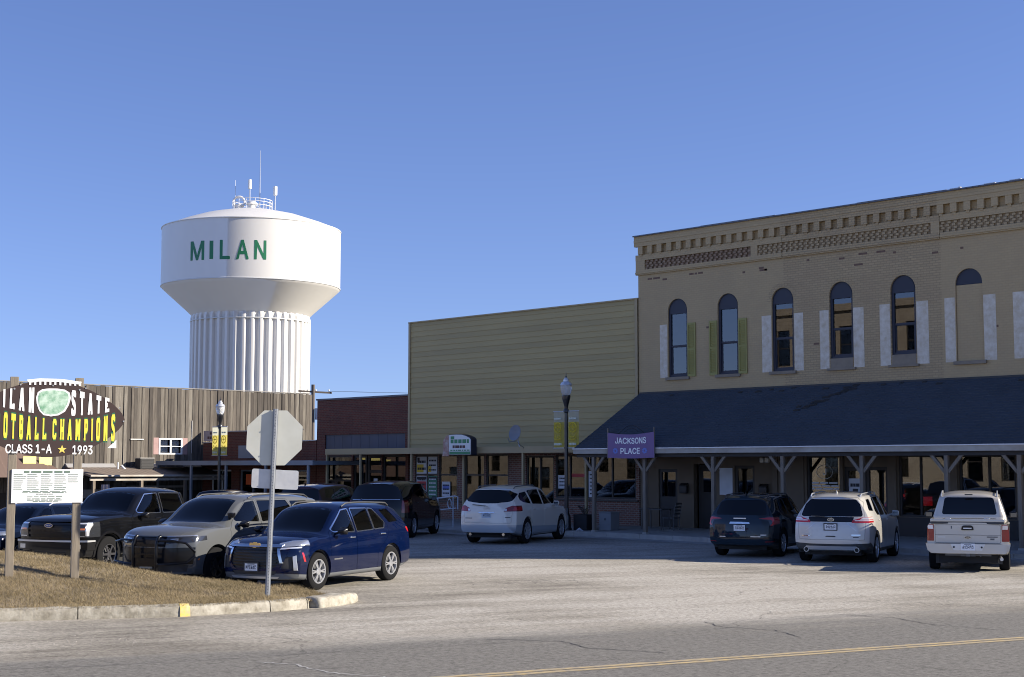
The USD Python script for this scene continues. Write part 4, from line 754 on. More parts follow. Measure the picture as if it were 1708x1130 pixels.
lamp_post('black acorn street lamp on the walk beside the blue awning', LX_, LY_, .13); banner('yellow banner left of the pole of the lamp beside the blue awning', LX_-.60, LX_-.10, LY_, .13+2.90, .13+4.14, 1.0, 5); banner('yellow banner right of the pole of the lamp beside the blue awning', LX_+.10, LX_+.60, LY_, .13+2.90, .13+4.14, .7, 8)
L2x, L2y = -56.35, -1.6
lamp_post('black acorn street lamp in front of the low corner shop, behind the stop sign', L2x, -3.05, -.03); banner('sunlit yellow banner left of the pole of the lamp at the low corner shop', L2x-.60, L2x-.10, -3.05, -.03+2.90, -.03+4.14, .3, 11); banner('sunlit yellow banner right of the lamp pole, half hidden by the stop sign', L2x+.10, L2x+.60, -3.05, -.03+2.90, -.03+4.14, .3, 14)

# ---------------------------------------------------------------- stop sign seen from behind
look('sign_back', (.60,.60,.52), .5, .15, var=(2.5,.6), color2=(.5,.5,.42)); look('sign_plate', (.62,.62,.60), .42, .3, var=(5,.5), color2=(.40,.41,.42)); look('stop_red', (.45,.02,.02), .5); look('galvanised', (.36,.375,.385), .5, .4, var=(9,.5), color2=(.25,.26,.265))
SX, SY = -21.2, -24.9; zs = float(island_h(np.array([[SX, SY]]))[0])
ss = thing('stop_sign', 'back of an octagonal stop sign with a small plate below on a perforated steel post', 'stop sign', (SX, SY, zs-.02), math.atan2(.82,.57))
def tilt(t): t = t.copy(); v = t.vertices; v[:,0] += (v[:,2]-0.0)*.031; t.vertices = v; return t
oct_ = [(.475/math.cos(math.pi/8)*math.cos(math.pi/8+k*math.pi/4), .475/math.cos(math.pi/8)*math.sin(math.pi/8+k*math.pi/4)+2.90-zs) for k in range(8)]
# local: x to the right, -y towards the street
p_ = obj('octagon_plate', tilt(join(prism_y(oct_, 0, .004, r=.03))), 'sign_back', ss); obj('red_face', tilt(join(prism_y(oct_, .0045, .006, r=.03, off=-.02))), 'stop_red', p_)
s_t = text('STOP', .30, .001, True, width=.72); s_t.apply_transform(np.array([[-1,0,0,.0],[0,0,1,.0065],[0,1,0,2.75-zs],[0,0,0,1]])); s_t.invert(); obj('sign_word', tilt(s_t), 'paper', p_)
obj('small_plate', tilt(join(prism_y([(-.36,2.04-zs),(.44,2.00-zs),(.44,2.33-zs),(-.36,2.37-zs)], 0, .004, r=.035))), 'sign_plate', ss)
ph_ = 3.40-zs; U = [(-.045,-.012),(-.045,-.018),(-.028,-.018),(-.02,-.058),(.02,-.058),(.028,-.018),(.045,-.018),(.045,-.012),(.024,-.012),(.016,-.052),(-.016,-.052),(-.024,-.012)]
pst = join(ext(cross(U), ph_+.4).translate((0,0,-.4)).refine_to_length(.6)); obj('post', tilt(pst), 'galvanised', ss)
obj('post_holes', [tilt(cyl((0,-.0595,z), (0,-.0585,z), .006, n=8)) for z in np.arange(.1, ph_-.03, .0508)], 'underside', ss, kind='stuff')
for z in (2.70-zs, 3.12-zs, 2.18-zs): obj('bolt', tilt(cyl((0,-.068,z), (0,-.058,z), .012, n=6)), 'galvanised', ss)

# ---------------------------------------------------------------- football champions sign
look('board_brown', (.042,.023,.019), .6, var=(1.5,.4), color2=(.032,.019,.016)); look('board_white', (.78,.78,.77), .55, var=(2,.2), color2=(.7,.7,.68)); look('letter_white', (.80,.80,.78), .55); look('letter_yellow', (.80,.66,.06), .55); look('outline_green', (.02,.13,.06), .6); look('star_gold', (.72,.56,.12), .5); look('patch_mint', (.52,.66,.54), .6, var=(9,1.0), color2=(.12,.30,.17)); look('roster_ink', (.14,.20,.15), .7); look('post_timber', (.235,.20,.15), .85, var=(3,.9), color2=(.13,.11,.085), streak=(5,5,.5), bump=(18,.005))
FX, FY = -23.91, -27.68
ex = np.array([.39,.92]); rotf = math.atan2(ex[1], ex[0]); gz0 = float(island_h(np.array([[FX, FY]]))[0])
fs = thing('champions_sign', 'brown football shaped champions sign over a white roster board on two timber posts', 'sign', (FX, FY, 0), rotf)
mx_ = lambda px: (px-71.5)/96.1; mz_ = lambda py: 3.21+(699-py)/96.1
hl, hh = 1.29, .655
us_ = np.linspace(-1, 1, 61); up_ = [(hl*u+.035, 3.21+hh*max(0,math.cos(math.pi/2*abs(u)))**.64) for u in us_]; dn_ = [(hl*u+.035, 3.20-hh*max(0,math.cos(math.pi/2*abs(u)))**.64) for u in us_[::-1]]
obj('football_board', prism_y(up_+dn_[1:-1], -.02, .0), 'board_brown', fs)
for px in (20, 124):
    g_ = float(island_h(np.array([[FX+ex[0]*mx_(px), FY+ex[1]*mx_(px)]]))[0])
    obj('timber_post', rbox(mx_(px)-.07, mx_(px)+.07, .001, .12, g_-.3, 3.93, .008, 6), 'post_timber', fs, smooth=30)
    obj('bolt_head', [cyl((mx_(px), -.030, z), (mx_(px), -.019, z), .016, n=8) for z in (3.72, 2.66)], 'galvanised', fs, kind='stuff')
GL = {  # block letters as strokes on a 4 x 6 grid
 'M': [[(.6,0),(.6,6)],[(3.4,0),(3.4,6)],[(.6,5.6),(2,2.4),(3.4,5.6)]], 'I': [[(2,0),(2,6)]], 'L': [[(1,6),(1,.45),(3.5,.45),(3.5,1.6)]], 'A': [[(.5,0),(1.8,5.6),(2.2,5.6),(3.5,0)],[(1.1,1.9),(2.9,1.9)]], 'N': [[(.7,0),(.7,6)],[(3.3,0),(3.3,6)],[(.7,5.6),(3.3,.4)]],
 'S': [[(3.3,4.4),(3.3,5),(2.8,5.5),(1.2,5.5),(.7,5),(.7,4),(1.2,3.4),(2.8,2.7),(3.3,2.1),(3.3,1),(2.8,.5),(1.2,.5),(.7,1),(.7,1.7)]], 'T': [[(2,0),(2,5.5)],[(.4,4.4),(.4,5.5),(3.6,5.5),(3.6,4.4)]], 'E': [[(3.4,1.5),(3.4,.5),(.9,.5),(.9,5.5),(3.4,5.5),(3.4,4.5)],[(.9,3),(2.6,3)]],
 'F': [[(.9,0),(.9,5.5),(3.4,5.5),(3.4,4.5)],[(.9,3),(2.6,3)]], 'O': [[(1.3,.5),(.7,1.1),(.7,4.9),(1.3,5.5),(2.7,5.5),(3.3,4.9),(3.3,1.1),(2.7,.5),(1.3,.5)]], 'B': [[(.8,.5),(.8,5.5),(2.7,5.5),(3.2,5),(3.2,3.6),(2.7,3.1),(.8,3.1)],[(2.7,3.1),(3.3,2.5),(3.3,1),(2.8,.5),(.8,.5)]], 'C': [[(3.3,4.2),(3.3,4.9),(2.7,5.5),(1.3,5.5),(.7,4.9),(.7,1.1),(1.3,.5),(2.7,.5),(3.3,1.1),(3.3,1.8)]], 'H': [[(.7,0),(.7,6)],[(3.3,0),(3.3,6)],[(.7,3),(3.3,3)]], 'P': [[(.8,0),(.8,5.5),(2.7,5.5),(3.3,4.9),(3.3,3.3),(2.7,2.7),(.8,2.7)]]}
SER = {'M': [(.6,0),(3.4,0),(.5,6),(3.5,6)], 'I': [(2,0),(2,6)], 'L': [(1,6),(1,0)], 'A': [(.5,0),(3.5,0)], 'N': [(.7,0),(.7,6),(3.3,6)], 'T': [(2,0)], 'F': [(.9,0)], 'H': [(.7,0),(.7,6),(3.3,0),(3.3,6)], 'P': [(.8,0)], 'E': [], 'S': [], 'O': [], 'B': [], 'C': []}
from shapely.geometry import LineString, box as sbox
from shapely.ops import unary_union
def block_word(word, px0, px1, topf, botf, y0, dep, sw=.52, grow=0.0, serif=True):
    """Block letters stretched between two curves (picture-like arching of the painted words)."""
    out = []; adv = {' ': .55, 'I': .62, 'M': 1.15}; ws = [adv.get(c, 1.0) for c in word]; tot = sum(ws); pos = 0
    for c, w in zip(word, ws):
        if c != ' ':
            shp = [LineString(l).buffer(sw, cap_style=2, join_style=2, mitre_limit=2) for l in GL[c]]
            if serif: shp += [sbox(x-.85, (0 if y == 0 else 5.4), x+.85, (.6 if y == 0 else 6)) for x, y in SER[c]]
            g = unary_union(shp).intersection(sbox(-.3-grow, -grow, 4.3+grow, 6+grow)) if not grow else unary_union(shp).intersection(sbox(-.3, 0, 4.3, 6)).buffer(grow, join_style=2)
            g = g.segmentize(.7)
            for q in getattr(g, 'geoms', [g]):
                t = trimesh.creation.extrude_polygon(q, dep, engine='earcut'); v = t.vertices
                half = 2.0 if c != 'I' else 1.25
                xx = (pos + w*(.5 + (v[:,0]-2)/(2*half)*.485))/tot; px = px0 + (px1-px0)*xx; vv = v[:,1]/6
                pz = np.array([botf(float(p)) for p in px])*(1-vv) + np.array([topf(float(p)) for p in px])*vv
                t.vertices = np.column_stack([mx_(px), y0 - v[:,2], mz_(pz)]); t.invert() if t.volume < 0 else None; out.append(t)
        pos += w
    return out
lin = lambda *p: (lambda x: float(np.interp(x, [a_ for a_, b_ in p], [b_ for a_, b_ in p])))
obj('word_milan', block_word('MILAN', -18, 55, lin((-30,655),(20,649),(56,647)), lin((-30,676),(0,680),(56,691)), -.0205, .004, sw=.86), 'letter_white', fs); obj('word_state', block_word('STATE', 108, 176, lin((110,650),(140,655),(175,664)), lin((110,694),(145,691),(175,686)), -.0205, .004, sw=.86), 'letter_white', fs)
tf_, bf_ = lin((-46,690),(0,688),(40,695),(75,699),(115,700),(150,698),(186,689)), lin((-46,724),(0,731),(40,734),(75,733),(115,734),(150,735),(187,736))
for wd_, a_, b_ in (('FOOTBALL', -23, 75), ('CHAMPIONS', 79, 186)):
    obj('word_outline', block_word(wd_, a_, b_, tf_, bf_, -.0203, .0015, sw=.74, grow=.36, serif=False), 'outline_green', fs); obj('word_' + wd_.lower(), block_word(wd_, a_, b_, tf_, bf_, -.022, .004, sw=.74), 'letter_yellow', fs)
def put(t, px, py, y=-.0205): t = t.copy(); t.apply_transform(np.array([[1,0,0,mx_(px)],[0,0,-1,y],[0,1,0,mz_(py)],[0,0,0,1]], float)); return t
obj('word_class', put(text('CLASS 1-A', .145, .004, True, width=.76), 45, 756), 'letter_white', fs); obj('year', put(text('1993', .145, .004, True, width=.34), 131, 757.5), 'letter_white', fs)
st_ = [((.078 if k % 2 == 0 else .033)*math.sin(k*math.pi/5), (.078 if k % 2 == 0 else .033)*math.cos(k*math.pi/5)) for k in range(10)]
obj('star', put(join(ext(cross(st_), .005)), 98, 750), 'star_gold', fs)
lace = [prism_y([(mx_(px), mz_(py)) for px, py in ((39,634.5),(60,632),(95,632.3),(127,636.5),(125,641),(95,637.5),(60,637),(43,639.5))][::-1], -.026, -.0205)] + [prism_y([(mx_(x), mz_(636)), (mx_(x+3), mz_(636)), (mx_(x+3), mz_(642.5+abs(x-84)*.02)), (mx_(x), mz_(642.5+abs(x-84)*.02))][::-1], -.0262, -.0207) for x in np.arange(43, 125, 8)]
obj('laces', [q if q.volume() > 0 else q for q in lace], 'letter_white', fs)
def pp(pts): return [(mx_(a_), mz_(b_)) for a_, b_ in pts][::-1]
blob = [(57,655),(64,650),(75,648.5),(88,648.5),(100,650),(108,655),(110,664),(107,676),(101,687),(91,693),(79,695),(67,693),(60,686),(56,675),(54.5,664)]
bm = cross(pp(blob)); bm = bm if bm.area() > 0 else cross(pp(blob)[::-1])
def plate(c, y0, y1): return ext(c, y1-y0).transform(np.array([[1,0,0,0],[0,0,-1,y1],[0,1,0,0]], float))
obj('emblem_border', plate(bm, -.0235, -.0203), 'letter_white', fs); obj('emblem_patch', plate(bm.offset(-.03, m3.JoinType.Round, 2, 24), -.026, -.0236), 'patch_mint', fs)
for px, py in ((29.6,643),(81,643.5),(190,679),(197,702),(134,647)): obj('bolt_head', put(cyl((0,0,0),(0,0,.008),.014,n=8), px, py), 'galvanised', fs)
obj('corner_sign', put(join(ext(cross([(-.06,-.055),(.085,-.055),(.085,.09)]), .004)), 178, 742, .012), 'board_white', fs)
obj('roster_board', rbox(mx_(19.5), mx_(133), -.02, -.004, mz_(838.5), mz_(783), .004, 6), 'board_white', fs)
pr_ = strokes(mx_(39), mx_(113), mz_(789), mz_(785.5), -.0203, 1, 21, th=.9, words=4)
for c_ in range(5):
    for r_ in range(9 if c_ < 4 else 5): x0 = 23+c_*21.5; z = 790.5+r_*3.15; pr_ += strokes(mx_(x0), mx_(x0+rnd.uniform(12,20)), mz_(z+1.4), mz_(z), -.0203, 1, c_*20+r_, th=.75, words=2)
for z, a_, b_ in ((818.6,38,107),(820.6,37,107),(823.2,59,86),(827.4,45,100),(830.8,45,98),(833,45,100),(835,54,94)): pr_ += strokes(mx_(a_), mx_(b_), mz_(z+1.5), mz_(z), -.0203, 1, int(z), th=.8, words=4)
obj('roster_print', pr_, 'roster_ink', fs, kind='stuff')

# ---------------------------------------------------------------- cloth banner over the awning
jb = thing('cloth_banner', 'purple cloth banner reading JACKSONS PLACE hung at the edge of the blue awning', 'banner', (-32.2, -2.80, 2.66))
nx, nz = 24, 12; V = []
def sag(u, v): return .05*math.sin(u*math.pi)*(.2+.8*v)
def bpt(u, v): return (-1.02+2.04*u, -.02-.035*math.sin(u*9)*(.3+.7*v) , .0+.84*v - .07*math.sin(u*math.pi)*v - .02*math.sin(u*math.pi)*(1-v))
for i in range(nx+1):
    for j in range(nz+1): V.append(bpt(i/nx, j/nz))
F = []
for i in range(nx):
    for j in range(nz): a_ = i*(nz+1)+j; F += [(a_, a_+nz+1, a_+nz+2), (a_, a_+nz+2, a_+1)]
V = np.array(V); F = np.array(F); obj('cloth', trimesh.Trimesh(V, F, process=False), 'purple_cloth', jb, smooth=True)
def drape(t, x, z):
    t = t.copy(); 
    for _ in range(2): t = t.subdivide()
    v = t.vertices; out = []
    for px, pz, pd in v: u = (px+x+1.02)/2.04; q = bpt(u, (pz+z)/.84); out.append((px+x, q[1]-.004-pd, pz+z-.06*math.sin(u*math.pi)*(pz+z)/.84))
    t.vertices = np.array(out); return t
for s_, x, z, w in (('JACKSONS', .02, .50, 1.36), ('PLACE', -.02, .14, .84)): obj('word_' + s_.lower(), drape(text(s_, .20, .004, True, width=w), x, z), 'letter_white', jb)
fl_ = []
for cx in (-.66, .62):
    for k in range(7): fl_.append(drape(join(ext(cross([(.05*math.cos(t)+rnd.uniform(-.1,.1)*0+.07*math.cos(k*.9), .03*math.sin(t)+.07*math.sin(k*.9)) for t in np.linspace(0,2*np.pi,8,endpoint=False)]), .003)), cx, .24))
obj('painted_flowers', fl_, 'blue_flower', jb, kind='stuff')
for x in (-1.03, 1.0): obj('banner_pole', cyl((x,.0,-.02), (x,.0,1.0), .022, n=8), 'grey_wood', jb)
obj('wire_arch', [tube([(-.55+1.1*k/12, .02, .82+.26*math.sin(math.pi*k/12)) for k in range(13)], .016, 6), tube([(-.3+.6*k/8, .02, .86+.13*math.sin(math.pi*k/8)) for k in range(9)], .012, 6), tube([(-1.0,.02,.88),(-.55,.02,.80)], .014, 6), tube([(1.0,.02,.88),(.55,.02,.80)], .014, 6)], 'lamp_black', jb)

# ---------------------------------------------------------------- restaurant sign, dish, handrail and small things at the shops
look('sign_white', (.62,.64,.62), .4); look('sign_green', (.03,.20,.08), .5); look('sign_picture', (.30,.12,.09), .6, var=(6,1.0), color2=(.45,.40,.34)); look('dish_grey', (.17,.18,.20), .6); look('rail_white', (.50,.52,.54), .45)
hs = thing('restaurant_sign', 'arched cabinet sign with green lettering and red picture on the clapboard building canopy', 'sign', (-41.45,-2.05,2.80))
sh = [(-.48,0),(.78,0),(.78,.58),(.70,.66),(.5,.73),(.25,.78),(-.05,.79),(-.48,.78)]
obj('cabinet', prism_y(sh, -.14, .14, r=.02), 'navy_frame', hs); obj('face', prism_y([(x*.96+.005, .02+z*.95) for x, z in sh], -.152, -.141, r=.02), 'sign_white', hs)
obj('picture_panel', prism_y([(-.86,-.04),(-.47,-.04),(-.47,.76),(-.62,.74),(-.72,.62),(-.80,.55),(-.78,.2)], -.15, .1, r=.01), 'sign_picture', hs)
obj('green_band', box(-.44,.74,-.156,-.153,.03,.13), 'sign_green', hs); obj('lettering', strokes(-.36,.66,.44,.60,-.152,1,5,th=.9,d=.005,words=5) + strokes(-.36,-.15,.60,.72,-.152,1,6,th=.9,d=.005,words=1) + strokes(-.38,.7,.155,.2,-.152,1,9,th=.9,d=.005,words=6), 'sign_green', hs, kind='stuff'); obj('script_line', strokes(-.25,.45,.25,.38,-.152,1,8,th=.8,d=.005,words=3), 'sign_brown', hs, kind='stuff')
obj('bracket', [box(-.3,-.26,.14,.24,.02,.3), box(.5,.54,.14,.24,.02,.3)], 'dark_metal', hs)
ds_ = thing('satellite_dish', 'grey satellite dish on a bracket at the edge of the flat canopy', 'satellite dish', (-38.55,-1.95,3.1))
dm = lathe([(.001,0),(.12,.012),(.22,.045),(.30,.085),(.30,.095),(.22,.056),(.12,.022),(.001,.010)], 28); Td = trimesh.transformations.rotation_matrix(math.radians(78), (1,0,0)); Td[:3,3] = (0,.06,.48); dm.apply_transform(Td); obj('reflector', dm, 'dish_grey', ds_, smooth=40)
obj('feed_arm', tube([(0,.08,.2),(0,-.3,.16),(0,-.38,.3)], .015, 6), 'dish_grey', ds_); obj('mast', tube([(0,.1,.46),(.02,.12,.2),(.1,.12,.0),(.12,.13,-.02)], .022, 8), 'antenna_grey', ds_); obj('cable', tube([(.02,.1,.15),(.2,.08,.03),(.35,.1,-.05),(.3,.12,-.1)], .01, 5), 'tar', ds_)
hr = thing('handrail', 'pale pipe handrail along the ramp left of the white crossover', 'railing', (-41.2,-3.2,.2), world=True)
obj('rail', tube([(-42.6,-3.2,1.0),(-42.3,-3.2,1.10),(-40.45,-3.2,1.28),(-40.3,-3.2,1.26),(-40.3,-3.2,.8)], .024, 8), 'rail_white', hr, smooth=40); obj('rail', tube([(-42.4,-3.2,.66),(-40.4,-3.2,.84)], .02, 8), 'rail_white', hr, smooth=40)
for x, z in ((-42.3,1.10),(-40.55,1.27),(-41.4,1.19)): obj('rail_post', cyl((x,-3.2,.1), (x,-3.2,z), .022, n=8), 'rail_white', hr)
obj('rail_loop', tube([(-40.75+.1*math.cos(t), -3.2, 1.0+.17*math.sin(t)) for t in np.linspace(0,2*np.pi,16,endpoint=False)], .018, 6, True), 'rail_white', hr)
def paper(name, label, cat, x0, x1, z0, z1, y, lk, rows=0, ink='ink_dark', bands=()):
    t = thing(name, label, cat, ((x0+x1)/2, y, z0), world=True); obj('sheet', box(x0, x1, y-.004, y, z0, z1), lk, t)
    for a_, b_, c_, d_, l_ in bands: obj('colour_block', box(x0+(x1-x0)*a_, x0+(x1-x0)*b_, y-.0055, y-.0045, z0+(z1-z0)*c_, z0+(z1-z0)*d_), l_, t)
    if rows: obj('print', strokes(x0+.06, x1-.06, z0+.06, z1-.06, y-.0058, rows, int(x0*10) % 97, th=.35, words=3), ink, t, kind='stuff')
paper('notice', 'large blank pale sheet on the wall between two doors', 'notice', -30.74, -30.2, 1.42, 2.32, .045, 'paper')
paper('poster', 'poster with yellow block in the leftmost restaurant window, upper half', 'poster', -46.42, -45.80, 2.07, 2.76, .055, 'paper', 2, bands=((.02,.7,.08,.55,'paper_yellow'),(.05,.3,.7,.95,'ink_dark')))
paper('poster', 'pale poster right of the yellow one in the leftmost restaurant window', 'poster', -45.70, -45.15, 2.07, 2.76, .055, 'paper', 3, bands=((.0,.35,.1,.45,'paper_yellow'),))
paper('poster', 'red and grey menu poster in the lower half of the leftmost restaurant window', 'poster', -46.42, -45.80, 1.09, 1.98, .055, 'paper', 4, bands=((.05,.95,.35,.75,'paper_red'),(.03,.97,.84,.96,'ink_dark')))
paper('poster', 'green menu poster beside the red one in the restaurant window', 'poster', -45.70, -45.15, 1.09, 1.98, .055, 'paper_green', 5, 'paper', bands=((.03,.97,.84,.96,'ink_dark'),))
paper('poster', 'small pale poster low in the second restaurant window', 'poster', -44.85, -44.35, 1.15, 1.75, .055, 'paper', 3, bands=((.1,.9,.5,.8,'blue_flower'),))
paper('poster', 'tall pale paper strip in the window behind the first awning post', 'poster', -36.75, -36.42, 1.25, 2.2, .055, 'paper', 6)
paper('poster', 'small red neon style sign strip in the window behind the street lamp', 'poster', -37.6, -36.95, 1.98, 2.10, .055, 'paper_red')
paper('poster', 'square white notice low in the window beside the street lamp', 'poster', -38.3, -37.9, 1.55, 2.05, .055, 'paper', 3)
paper('poster', 'white notice with black print on the door next to the phone number window', 'poster', -25.72, -25.25, 1.0, 2.0, .10, 'paper', 3, bands=((.3,.7,.55,.68,'ink_dark'),(.25,.8,.3,.42,'ink_dark')))
def mailbox(x, label):
    t = thing('mailbox', label, 'mailbox', (x, -.02, 1.45), group=None); obj('box', rbox(-.16,.16,-.12,.02,0,.26,.03), 'mailbox_black', t, smooth=30); obj('lid', hull_of([(-.15,-.1,.28),(.15,-.1,.28),(-.15,.0,.34),(.15,.0,.34)], .015), 'mailbox_black', t, smooth=30)
mailbox(-32.2, 'black mailbox on the wall left of the dark open doorway'); mailbox(-28.86, 'black mailbox on the wall under the pair of wall lamps')
look('box_grey', (.20,.205,.21), .6)
ub = thing('utility_box', 'grey metal box on the sidewalk below the purple banner', 'box', (-34.0,-1.9,.19)); obj('body', rbox(-.27,.27,-.22,.22,0,.60,.015), 'box_grey', ub, smooth=30); obj('lid', rbox(-.29,.29,-.24,.24,.60,.63,.01), 'box_grey', ub); obj('latch', box(-.03,.03,-.235,-.22,.35,.42), 'dark_metal', ub)
pb_ = thing('planter', 'dark square planter at the left end of the blue awning', 'planter', (-34.9,-2.15,.17)); obj('tub', m3.Manifold.cube((.62,.5,.55)).translate((-.31,-.25,0)) - m3.Manifold.cube((.52,.4,.3)).translate((-.26,-.2,.4)), 'mailbox_black', pb_); obj('earth', box(-.26,.26,-.2,.2,.41,.46), 'soil', pb_); obj('twigs', [tube([(0,0,.4),(rnd.uniform(-.1,.1),rnd.uniform(-.1,.1),.65),(rnd.uniform(-.25,.25),rnd.uniform(-.2,.2),.85)], .008, 4) for _ in range(14)], 'dark_wood', pb_, kind='stuff')
nw = thing('newspaper', 'crumpled white newspaper lying on the walk by the planter', 'newspaper', (-34.75,-2.58,.15)); obj('sheet', hull_of([(-.14,0,.03),(.12,.03,.02),(.05,-.06,.09),(-.06,.05,.11)], .02, 6), 'paper', nw)
tbp = thing('patio_table', 'dark metal patio table under the awning beside the door', 'table', (-32.55,-1.0,.21)); obj('table_top', rbox(-.62,.38,-.3,.3,.70,.73,.012), 'dark_metal', tbp)
for x in (-.55,.31):
    for y in (-.24,.24): obj('leg', cyl((x,y,0),(x,y,.70),.02,n=8), 'dark_metal', tbp)
ch = thing('patio_chair', 'dark slatted patio chair at the right of the patio table', 'chair', (-31.95,-1.05,.21), math.radians(-80)); obj('seat', rbox(-.22,.22,-.22,.22,.42,.45,.01), 'dark_metal', ch)
for x in (-.2,.2): obj('back_leg', tube([(x,.2,0),(x,.2,.45),(x,.28,.92)], .016, 6), 'dark_metal', ch); obj('front_leg', cyl((x,-.2,0),(x,-.2,.42),.016,n=6), 'dark_metal', ch)
for z in (.55,.66,.77,.88): obj('back_slat', box(-.2,.2,.2+.08*(z-.45)/.47,.215+.08*(z-.45)/.47,z,z+.06), 'dark_metal', ch)
# ---------------------------------------------------------------- vehicles
def pch(pts):
    xs, ys = zip(*pts); f = PchipInterpolator(xs, ys); return lambda x: f(np.clip(x, xs[0], xs[-1]))
XOVER = dict(
    top=[(-2,.935),(-1.6,.965),(-1,.985),(-.3,1.0),(.05,.99),(.25,.955),(.78,.66),(.95,.64),(1.4,.615),(1.8,.58),(2,.535)],
    belt=[(-2,.66),(-1,.645),(0,.615),(.8,.60),(1.4,.58),(1.8,.545),(2,.50)],
    crown=[(-2,.05),(.2,.05),(.78,.035),(1,.022),(2,.025)],
    wb=[(-2,.90),(-1,.965),(0,.965),(.9,.945),(1.5,.92),(2,.88)],
    wm=[(-2,.95),(-1.2,1.0),(1.2,1.0),(2,.96)],
    wt=[(-2,.64),(-1,.70),(0,.71),(.25,.70),(.8,.80),(1,.86),(1.6,.87),(2,.80)],
    zb=[(-2,.20),(-1.5,.15),(-.8,.13),(.8,.13),(1.5,.13),(2,.15)],
    fp=[(0,.14),(.14,.06),(.28,0),(.42,.01),(.5,.05),(.6,.2)], rp=[(0,.14),(.15,.06),(.3,0),(.5,.02),(.62,.07),(.8,.25),(.93,.40),(1,.46)],
    fplan=(.20,.10), rplan=(.12,.07))
BOXY = dict(XOVER,
    top=[(-2,.95),(-1.5,.98),(-.6,1.0),(.1,.99),(.3,.955),(.76,.70),(.9,.675),(1.4,.655),(1.85,.62),(2,.575)],
    belt=[(-2,.665),(-1,.66),(0,.64),(.8,.63),(1.4,.615),(1.85,.585),(2,.54)],
    wt=[(-2,.70),(-1,.745),(0,.75),(.25,.74),(.8,.82),(1,.87),(1.6,.88),(2,.82)],
    rp=[(0,.12),(.15,.05),(.3,0),(.5,.01),(.62,.04),(.8,.14),(.93,.22),(1,.26)], fp=[(0,.12),(.14,.05),(.28,0),(.48,.01),(.56,.05),(.66,.2)])
PICKUP = dict(XOVER,
    top=[(-2,.70),(-.73,.70),(-.705,.72),(-.655,.955),(-.55,.985),(0,1.0),(.12,.985),(.24,.955),(.54,.72),(.62,.70),(1.4,.675),(1.85,.645),(2,.60)],
    belt=[(-2,.675),(-.6,.665),(0,.65),(.55,.65),(1.4,.635),(1.85,.61),(2,.57)],
    crown=[(-2,.015),(-.72,.015),(-.6,.05),(.2,.05),(.55,.035),(.7,.022),(2,.02)],
    wb=[(-2,.93),(-.5,.95),(.5,.95),(1.5,.94),(2,.91)], wt=[(-2,.90),(-.74,.90),(-.66,.76),(0,.765),(.24,.75),(.55,.82),(.7,.88),(1.6,.89),(2,.84)],
    zb=[(-2,.25),(-1.4,.2),(-.8,.2),(.8,.2),(1.5,.18),(2,.2)],
    fp=[(0,.10),(.2,.03),(.3,0),(.5,.0),(.58,.03),(.66,.12)], rp=[(0,.03),(.3,0),(1,.0)], fplan=(.10,.08), rplan=(.04,.0))
